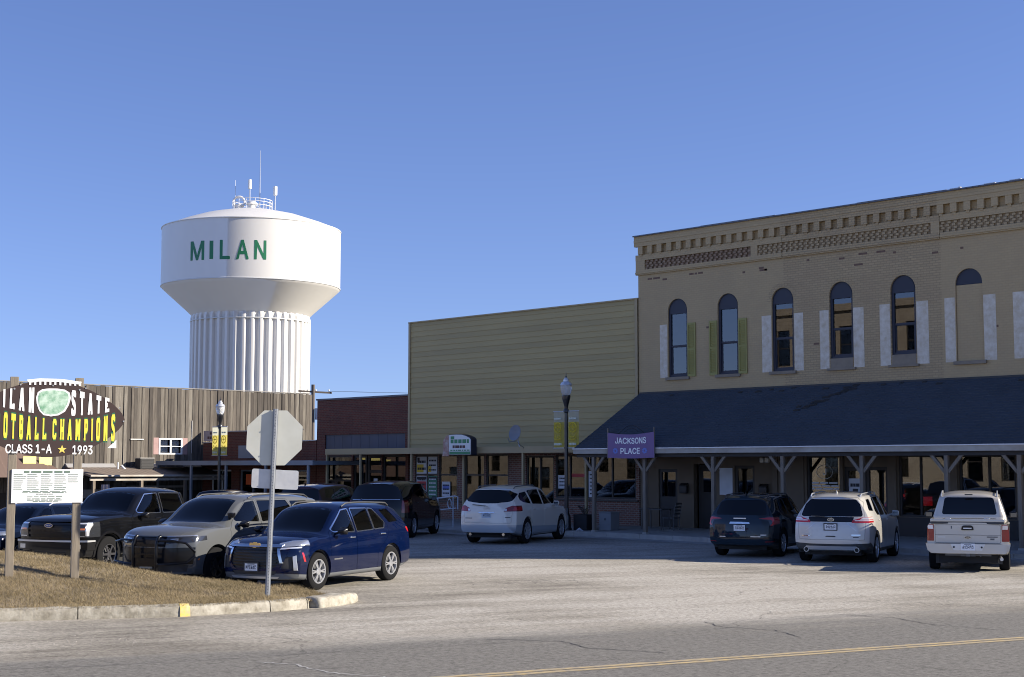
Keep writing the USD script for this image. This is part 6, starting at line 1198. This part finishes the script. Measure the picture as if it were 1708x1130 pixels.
def f150_extra(car, B):
    emblem(car, B, 0, .565*B.H, True, 'oval', 'ford_field', .12)
    obj('tow_hook', [tube([(B.xf-.1, sg*.45, .36), (B.xf+.02, sg*.45, .36), (B.xf+.02, sg*.45, .42), (B.xf-.1, sg*.45, .42)], .018, 6) for sg in (1,-1)], 'dark_metal', car)
W_PU = [[(.42,.70),(.16,.915),(-.08,.928),(-.08,.685)], [(-.135,.685),(-.135,.928),(-.58,.92),(-.60,.69)]]
D_PU = [[(.56,.22),(.55,.64),(.45,.69),(.15,.935),(-.10,.945),(-.10,.22)], [(-.115,.22),(-.115,.945),(-.60,.935),(-.63,.68),(-.60,.22)]]
build_car('pickup_truck', 'black pickup truck behind the football sign posts', 'pickup truck', (-33.28,-20.77,-.10), math.radians(-68), PICKUP, 5.89, 2.03, 1.96, 3.68, .97, .42, 'paint_black', W_PU, ROW1,
    doors=D_PU, windshield=((.545,.72),(.25,.64)), rim=.24, spokes=6, rimlook='dark_alloy', cavity=(-.66,.46), bed=(-1.96,-.76,.85), mirror_u=.36, tyrew=.27, fender_gap=.07, cladarch=True, cladlook='gloss_black', privacy=True, tailgate=None,
    rearglass=None, chrome_windows=2, seats=True,
    lamps=(('headlight','frontpair',[(.62,.43),(.66,.60),(1.0,.605),(1.03,.43)],'lamp_dark',.07,.004), ('taillight','rearpair',[(.88,.44),(.88,.64),(1.02,.64),(1.02,.44)],'lamp_deep_red',.05,.004)),
    grille=(('grille','front',[(-.60,.43),(.60,.43),(.63,.61),(-.63,.61)],'gloss_black',.06,-.03), ('lower_grille','front',[(-.5,.25),(.5,.25),(.55,.33),(-.55,.33)],'black_plastic',.05,-.015)),
    trims=[('bumper','front',[(-1.05,.28),(1.05,.28),(1.05,.40),(-1.05,.40)],'gloss_black',.05,.02), ('bumper_trim','front',[(-1.05,.375),(1.05,.375),(1.05,.395),(-1.05,.395)],'satin_silver',.058,.0), ('fog_lamp','frontpair',[(.66,.295),(.88,.295),(.88,.345),(.66,.345)],'headlamp',.056,.0), ('lamp_bracket','frontpair',[(.94,.445),(.97,.445),(.965,.60),(.66,.60),(.66,.585),(.935,.585)],'lamp_bright',.008,.01), ('turn_signal','frontpair',[(.68,.515),(.92,.515),(.92,.535),(.68,.535)],'lamp_amber',.008,.01), 
           ('lamp_frame','frontpair',[(.66,.435),(.92,.435),(.92,.447),(.66,.447)],'headlamp',.008,.01)] + [('grille_bar','front',[(-.6,z),(.6,z),(.6,z+.028),(-.6,z+.028)],'gloss_black',-.006,.06) for z in (.46,.515,.57)],
    handles=((.0,.62),(-.50,.63)), mirrorlook='gloss_black', extra=f150_extra)

build_car('parked_crossover', 'dark blue crossover with silver roof rails at the far left of the row', 'SUV', (-36.0,-21.95,-.11), math.radians(-68), XOVER, 4.55, 1.80, 1.56, 2.68, .92, .35, 'paint_navy', W_XO, ROW1,
    doors=D_XO, claddz=CL_XO, rim=.225, lamps=(('headlight','frontpair',[(.5,.52),(1.02,.52),(1.02,.60),(.6,.57)],'headlamp',.06,.004), ('taillight','side',[(-1.72,.60),(-1.66,.66),(-2.2,.68),(-2.2,.585)],'lamp_red',.05,.004)),
    grille=(('grille','front',[(-.5,.35),(.5,.35),(.5,.52),(-.5,.52)],'black_plastic',.05,-.02),), rails=(.0,-1.3), railook='lamp_bright', handles=((.12,.585),(-.74,.60)))

def enclave_extra(car, B):
    emblem(car, B, 0, .60*B.H, False, 'ring', 'satin_silver', .095)
    for sg in (1,-1):
        x = B.xsurf(sg*.55, .2*B.H, False); obj('exhaust_tip', cyl((x-.03, sg*.55, .17*B.H), (x+.2, sg*.55, .17*B.H), .045, n=14), 'chrome', car, smooth=40)
W_EN = [[(.62,.665),(.5,.72),(.19,.895),(-.02,.918),(-.02,.655)], [(-.07,.657),(-.07,.918),(-.58,.912),(-.70,.89),(-.66,.672)], [(-.73,.674),(-.76,.885),(-1.15,.865),(-1.33,.81),(-1.35,.745),(-1.2,.71)]]
build_car('white_crossover', 'white crossover with dark tinted rear glass parked below the restaurant sign', 'SUV', (-33.95,-6.37), math.radians(113.5), dict(XOVER, wt=[(-2,.60),(-1,.68),(0,.71),(.25,.70),(.8,.80),(1,.86),(1.6,.87),(2,.80)]), 5.0, 1.95, 1.80, 3.02, .95, .39, 'paint_white', W_EN, ROW2,
    doors=[[(.74,.22),(.72,.60),(.62,.655),(.17,.92),(-.045,.935),(-.045,.22)], [(-.055,.22),(-.055,.935),(-.68,.90),(-.70,.66),(-.90,.56),(-.68,.40),(-.62,.22)]], claddz=[(-3,0),(-3,.33),(-1.4,.33),(-1.0,.30),(.8,.265),(1.2,.25),(3,.24),(3,0)], cladlook='paint_grey_skirt',
    rim=.255, spokes=7, rearglass=([(-.80,.745),(-.70,.72),(-.3,.695),(0,.69),(.3,.695),(.70,.72),(.80,.745),(.76,.85),(.6,.91),(0,.925),(-.6,.91),(-.76,.85)], -1.05),
    lamps=(('taillight','rearpair',[(.56,.555),(.98,.56),(1.05,.60),(1.05,.655),(.80,.655),(.62,.615)],'lamp_deep_red',.16,.004), ('headlight','frontpair',[(.5,.5),(1.0,.52),(1.0,.62),(.7,.58)],'headlamp',.06,.004)),
    trims=[('reverse_lamp','rearpair',[(.58,.565),(.66,.565),(.66,.605),(.60,.60)],'lamp_clear',.007,.02), ('handle_strip','rear',[(-.27,.53),(.27,.53),(.27,.545),(-.27,.545)],'chrome',.014,.02), ('badge','rear',[(-.78,.45),(-.62,.45),(-.62,.465),(-.78,.465)],'dark_metal',.003,.01), ('badge','rear',[(.50,.435),(.76,.435),(.76,.447),(.50,.447)],'dark_metal',.003,.01), ('bumper_recess','rear',[(-.75,.13),(.75,.13),(.72,.20),(-.72,.20)],'black_plastic',.008,.03), ('taillight_core','rearpair',[(.84,.575),(1.0,.58),(1.03,.61),(1.03,.635),(.86,.63)],'lamp_red',.007,.02)],
    tailgate=[(-.80,.36),(.80,.36),(.84,.60),(.82,.75),(.74,.90),(.6,.945),(-.6,.945),(-.74,.90),(-.82,.75),(-.84,.60)], rails=(-.1,-1.25), railook='grey_plastic', handles=((.10,.575),(-.62,.585)), plates=((False,0,.49,'plate_pale',None),), extra=enclave_extra, antenna=None, wiper=True)

def terrain_extra(car, B):
    t = stand(text('TERRAIN', .05, .006, True), (0,0,0), (1,0,0))
    x = B.xsurf(0, .60*B.H, False); obj('badge', box(x-.006, x+.01, -.17, .17, .605*B.H, .605*B.H+.03), 'satin_silver', car)
build_car('dark_crossover', 'dark teal crossover with bracket shaped red taillights left of the silver crossover', 'SUV', (-24.39,-6.16), math.radians(109.5), XOVER, 4.63, 1.84, 1.66, 2.725, .92, .362, 'paint_dark_teal', W_XO, ROW2,
    doors=D_XO, claddz=CL_XO, rim=.235, rearglass=([(-.76,.665),(.76,.665),(.66,.86),(.5,.90),(-.5,.90),(-.66,.86)], -1.2),
    lamps=(('taillight','rearpair',[(.52,.61),(.62,.595),(.80,.585),(.84,.53),(.86,.50),(1.0,.525),(1.04,.57),(1.0,.64),(.8,.65)],'lamp_dark',.12,.004), ('headlight','frontpair',[(.5,.5),(1.0,.52),(1.0,.62),(.7,.58)],'headlamp',.06,.004)),
    trims=[('taillight_bracket','rearpair',[(.54,.612),(.84,.60),(.90,.585),(.91,.54),(.86,.51),(.90,.50),(1.0,.535),(1.02,.58),(.97,.63),(.85,.635)],'lamp_red',.008,.10), ('handle_strip','rear',[(-.30,.53),(.30,.53),(.28,.56),(-.28,.56)],'chrome',.014,.02), ('badge','rear',[(-.76,.352),(-.60,.352),(-.60,.365),(-.76,.365)],'satin_silver',.003,.01), ('badge','rear',[(-.6,.325),(-.32,.325),(-.32,.34),(-.6,.34)],'satin_silver',.003,.01), ('badge','rear',[(.42,.32),(.60,.32),(.60,.334),(.42,.334)],'satin_silver',.003,.01), ('reflector','rearpair',[(.72,.245),(.95,.25),(.95,.262),(.72,.257)],'lamp_deep_red',.004,.02)],
    tailgate=[(-.82,.31),(.82,.31),(.84,.60),(.80,.72),(.72,.88),(.55,.925),(-.55,.925),(-.72,.88),(-.80,.72),(-.84,.60)], rails=(.1,-1.35), handles=((.12,.585),(-.74,.60)), plates=((False,0,.465,'plate_white',None),), antenna=-1.35, extra=terrain_extra)

def edge_extra(car, B):
    emblem(car, B, 0, .615*B.H, False, 'oval', 'dark_field', .085)
    for sg in (1,-1):
        x = B.xsurf(sg*.60, .2*B.H, False); obj('exhaust_tip', cyl((x-.02, sg*.62, .195*B.H), (x+.25, sg*.62, .195*B.H), .062, n=18), 'satin_silver', car, smooth=40); obj('exhaust_bore', cyl((x-.023, sg*.62, .195*B.H), (x-.01, sg*.62, .195*B.H), .05, n=18), 'underside', car)
build_car('silver_crossover', 'silver crossover with dual exhaust between the dark crossover and the champagne pickup', 'SUV', (-21.5,-6.42), math.radians(111.6), XOVER, 4.79, 1.93, 1.74, 2.85, .95, .37, 'paint_silver', W_XO, ROW2,
    doors=D_XO, claddz=[(-3,0),(-3,.275),(-1.7,.30),(-1.3,.20),(.8,.185),(1.4,.195),(3,.22),(3,0)], rim=.25, spokes=5, rimstyle='twin', rearglass=([(-.80,.66),(.80,.66),(.70,.83),(.58,.90),(-.58,.90),(-.70,.83)], -1.1),
    lamps=(('taillight','rearpair',[(.52,.575),(.98,.575),(1.04,.60),(1.04,.655),(.80,.655),(.55,.61)],'lamp_red',.14,.004), ('headlight','frontpair',[(.5,.5),(1.0,.52),(1.0,.62),(.7,.58)],'headlamp',.06,.004), ('tailgate_band','rear',[(-.55,.585),(.55,.585),(.58,.655),(-.58,.655)],'gloss_black',.03,.003)),
    trims=[('reverse_lamp','rearpair',[(.72,.62),(.98,.62),(1.0,.65),(.80,.65)],'lamp_clear',.007,.03), ('taillight_strip','rearpair',[(.60,.60),(1.0,.60),(1.0,.612),(.60,.612)],'lamp_clear',.007,.02), ('diffuser','rear',[(-.72,.155),(.72,.155),(.64,.245),(-.64,.245)],'satin_silver',.014,.03), ('bumper_recess','rear',[(-.80,.13),(.80,.13),(.72,.162),(-.72,.162)],'black_plastic',.012,.03), ('badge','rear',[(-.74,.395),(-.52,.395),(-.52,.412),(-.74,.412)],'chrome',.003,.01), ('badge','rear',[(-.70,.365),(-.56,.365),(-.56,.378),(-.70,.378)],'dark_metal',.003,.01), ('badge','rear',[(.55,.38),(.76,.38),(.76,.394),(.55,.394)],'chrome',.003,.01), ('release_handle','rear',[(-.14,.375),(.14,.375),(.10,.39),(-.10,.39)],'black_plastic',.012,.02), ('tailgate_crease','rearpair',[(.40,.565),(.43,.565),(.66,.46),(.63,.46)],'satin_silver',.004,.01)],
    tailgate=[(-.84,.335),(.84,.335),(.86,.60),(.82,.70),(.74,.86),(.60,.925),(-.60,.925),(-.74,.86),(-.82,.70),(-.86,.60)], rails=(.1,-1.3), railook='lamp_bright', handles=((.12,.585),(-.74,.60)), plates=((False,0,.515,'plate_white','frame'),), antenna=-1.1, extra=edge_extra, wiper=True)

def trac_extra(car, B):
    emblem(car, B, 0, .435*B.H, False, 'oval', 'dark_field', .075)
    hw = B.W/2; H = B.H
    cov = rbox(B.X(-1.985), B.X(-.70), -hw*.90, hw*.90, .625*H, .665*H, .018)
    c = obj('bed_cover', cov, 'paint_champagne', car, smooth=40)
    obj('cover_seal', rbox(B.X(-1.98)-.012, B.X(-.72), -hw*.88, hw*.88, .600*H, .628*H, .01), 'black_plastic', c)
    x = B.xsurf(0, .55*H, False)
    obj('tailgate_handle', prism_x([(-.14,.525*H),(.14,.525*H),(.12,.57*H),(.08,.585*H),(-.08,.585*H),(-.12,.57*H)], x-.02, x+.02, r=.02), 'gloss_black', car)
    obj('handle_lever', box(x-.026, x-.01, -.09, .09, .54*H, .555*H), 'satin_silver', car)
    for sg in (1,-1):
        for y0 in (.42,): obj('cover_latch', hull_of([(B.X(-1.9), sg*y0-.05, .668*H), (B.X(-1.9), sg*y0+.05, .668*H), (B.X(-1.86), sg*y0, .675*H)], .012), 'satin_silver', car)
        obj('bumper_bolt', cyl((B.xr-.115, sg*.30, .315*H), (B.xr-.06, sg*.30, .315*H), .022, n=12), 'underside', car)
        obj('mud_flap', box(-B.WB/2-.44, -B.WB/2-.425, sg*.60-.13, sg*.60+.13, .16, .42), 'black_plastic', car)
    obj('tow_hitch', [box(B.xr-.08, B.xr+.3, -.04, .04, .36, .44), bar((B.xr+.1, -.5, .40), (B.xr+.1, .5, .40), .07), box(B.xr+.0, B.xr+.06, -.16, .16, .36, .46), bar((B.xr+.0,-.28,.36),(B.xr+.0,-.2,.45),.03)], 'dark_metal', car)
    obj('exhaust_pipe', cyl((B.xr+.05, -.72, .30), (B.xr+.6, -.66, .34), .038, n=12), 'satin_silver', car, smooth=40)
    obj('spare_tyre', lathe([(.12,-.09),(.30,-.10),(.34,-.05),(.34,.05),(.30,.10),(.12,.09)], 28, (B.xr+.62, 0, .50)), 'tyre', car, smooth=35)
    xb = B.xsurf(0, .90*H, False)
    obj('brake_lamp', box(B.X(-.60)-.03, B.X(-.60)+.05, -.09, .09, .945*H, .96*H), 'lamp_dark', car)
TRAC = dict(PICKUP, top=[(-2,.62),(-.66,.625),(-.60,.645),(-.50,.93),(-.42,.965),(0,1.0),(.12,.985),(.24,.955),(.58,.68),(.66,.66),(1.4,.63),(1.85,.59),(2,.54)], belt=[(-2,.60),(-.6,.61),(0,.60),(.55,.60),(1.4,.59),(1.85,.56),(2,.52)],
    wt=[(-2,.88),(-.68,.88),(-.52,.76),(0,.76),(.24,.75),(.58,.82),(.7,.88),(1.6,.89),(2,.84)], zb=[(-2,.23),(-1.4,.2),(-.8,.2),(.8,.2),(1.5,.18),(2,.2)], wm=[(-2,.985),(-1.2,1.0),(1.2,1.0),(2,.96)], rplan=(.06,.02))
W_TR = [[(.44,.65),(.16,.90),(-.02,.915),(-.02,.635)], [(-.06,.635),(-.06,.915),(-.40,.905),(-.46,.645)]]
build_car('pickup_truck', 'champagne pickup truck with covered bed and two-tone bumper at the right edge', 'pickup truck', (-18.0,-6.56), math.radians(117), TRAC, 5.25, 1.80, 1.80, 3.32, .90, .37, 'paint_champagne', W_TR, ROW2,
    doors=[[(.56,.22),(.55,.60),(.45,.64),(.15,.93),(-.04,.935),(-.04,.22)], [(-.05,.22),(-.05,.935),(-.42,.925),(-.49,.63),(-.48,.22)]], windshield=((.585,.70),(.25,.62)), rim=.22, spokes=5, cavity=(-.50,.50), mirror_u=.38, mirrorlook='gloss_black',
    rearglass=([(-.70,.69),(.70,.69),(.62,.90),(.55,.915),(-.55,.915),(-.62,.90)], -.35), rails=(.1,-.45), railook='satin_silver',
    lamps=(('taillight','rearpair',[(.815,.385),(.815,.595),(1.05,.595),(1.05,.385)],'lamp_deep_red',.10,.004), ('headlight','frontpair',[(.5,.48),(1.0,.5),(1.0,.6),(.6,.58)],'headlamp',.06,.004)),
    trims=[('reverse_lamp','rearpair',[(.83,.535),(.96,.535),(.97,.585),(.84,.585)],'lamp_clear',.008,.02), ('bumper','rear',[(-1.02,.355),(-.98,.27),(-.88,.235),(.88,.235),(.98,.27),(1.02,.355)],'paint_champagne',.09,.0), ('bumper_plate_panel','rear',[(-.42,.355),(-.34,.275),(.34,.275),(.42,.355)],'satin_silver',.095,.0), ('bumper_pad','rear',[(-.8,.345),(.8,.345),(.8,.36),(-.8,.36)],'black_plastic',.075,.0), ('tailgate_line','rear',[(-.79,.462),(.79,.462),(.79,.467),(-.79,.467)],'dark_metal',.003,.0), ('badge','rear',[(-.72,.435),(-.46,.435),(-.46,.449),(-.72,.449)],'dark_metal',.004,.0), ('badge','rear',[(-.64,.405),(-.54,.405),(-.54,.425),(-.64,.425)],'dark_metal',.004,.0), ('badge','rear',[(.54,.43),(.72,.43),(.72,.44),(.54,.44)],'satin_silver',.004,.0), ('dent_mark','rear',[(.37,.54),(.40,.54),(.40,.575),(.37,.575)],'grey_plastic',.001,.0)],
    tailgate=[(-.79,.365),(.79,.365),(.79,.595),(-.79,.595)], handles=((.0,.57),(-.36,.575)), plates=((False,0,.317,'plate_white',None,-.10),), extra=trac_extra)
PLATE_FIX = True

build_car('large_black_suv', 'large black SUV seen from behind in front of the red brick shop', 'SUV', (-39.4,-6.8), math.radians(124.0), BOXY, 5.2, 2.02, 1.90, 2.95, .98, .40, 'paint_black', W_DU, ROW2,
    doors=[[(.72,.20),(.70,.62),(.60,.69),(.2,.93),(.0,.935),(.0,.20)], [(-.01,.20),(-.01,.935),(-.74,.93),(-.92,.75),(-.88,.56),(-.66,.40),(-.60,.20)]], rearglass=([(-.82,.69),(.82,.69),(.72,.92),(-.72,.92)], -1.2), rim=.25,
    lamps=(('taillight','rearpair',[(.86,.45),(.86,.66),(1.05,.66),(1.05,.45)],'lamp_deep_red',.10,.004),), trims=[('brake_lamp','rear',[(-.12,.945),(.12,.945),(.12,.957),(-.12,.957)],'lamp_clear',.008,.0), ('window_strip','rear',[(-.80,.672),(.80,.672),(.80,.68),(-.80,.68)],'chrome',.004,.01)], handles=((.12,.60),(-.72,.61)), tailgate=[(-.84,.31),(.84,.31),(.86,.66),(.76,.94),(-.76,.94),(-.86,.66)])
build_car('dark_suv', 'dark SUV mostly hidden behind the roof of the blue crossover', 'SUV', (-41.9,-7.9), math.radians(116.0), BOXY, 4.7, 1.88, 1.78, 2.75, .95, .37, 'paint_maroon', W_DU, ROW2,
    doors=[], rearglass=([(-.80,.69),(.80,.69),(.70,.90),(-.70,.90)], -1.2), lamps=(('taillight','rearpair',[(.84,.5),(.84,.66),(1.05,.66),(1.05,.5)],'lamp_deep_red',.10,.004),), antenna=-1.4)
build_car('dark_sedan', 'low dark blue car seen over the hood of the grey police SUV', 'car', (-46.5,-9.0,-.0), math.radians(128.0), dict(XOVER, rp=[(0,.12),(.15,.05),(.3,0),(.5,.01),(.62,.10),(.8,.45),(.93,.75),(1,.85)]), 4.6, 1.82, 1.53, 2.7, .92, .34, 'paint_navy', W_XO, ROW2,
    doors=[], rearglass=([(-.72,.67),(.72,.67),(.60,.90),(-.60,.90)], -.8), lamps=(('taillight','rearpair',[(.6,.56),(.6,.64),(1.05,.65),(1.05,.56)],'lamp_deep_red',.10,.004),))
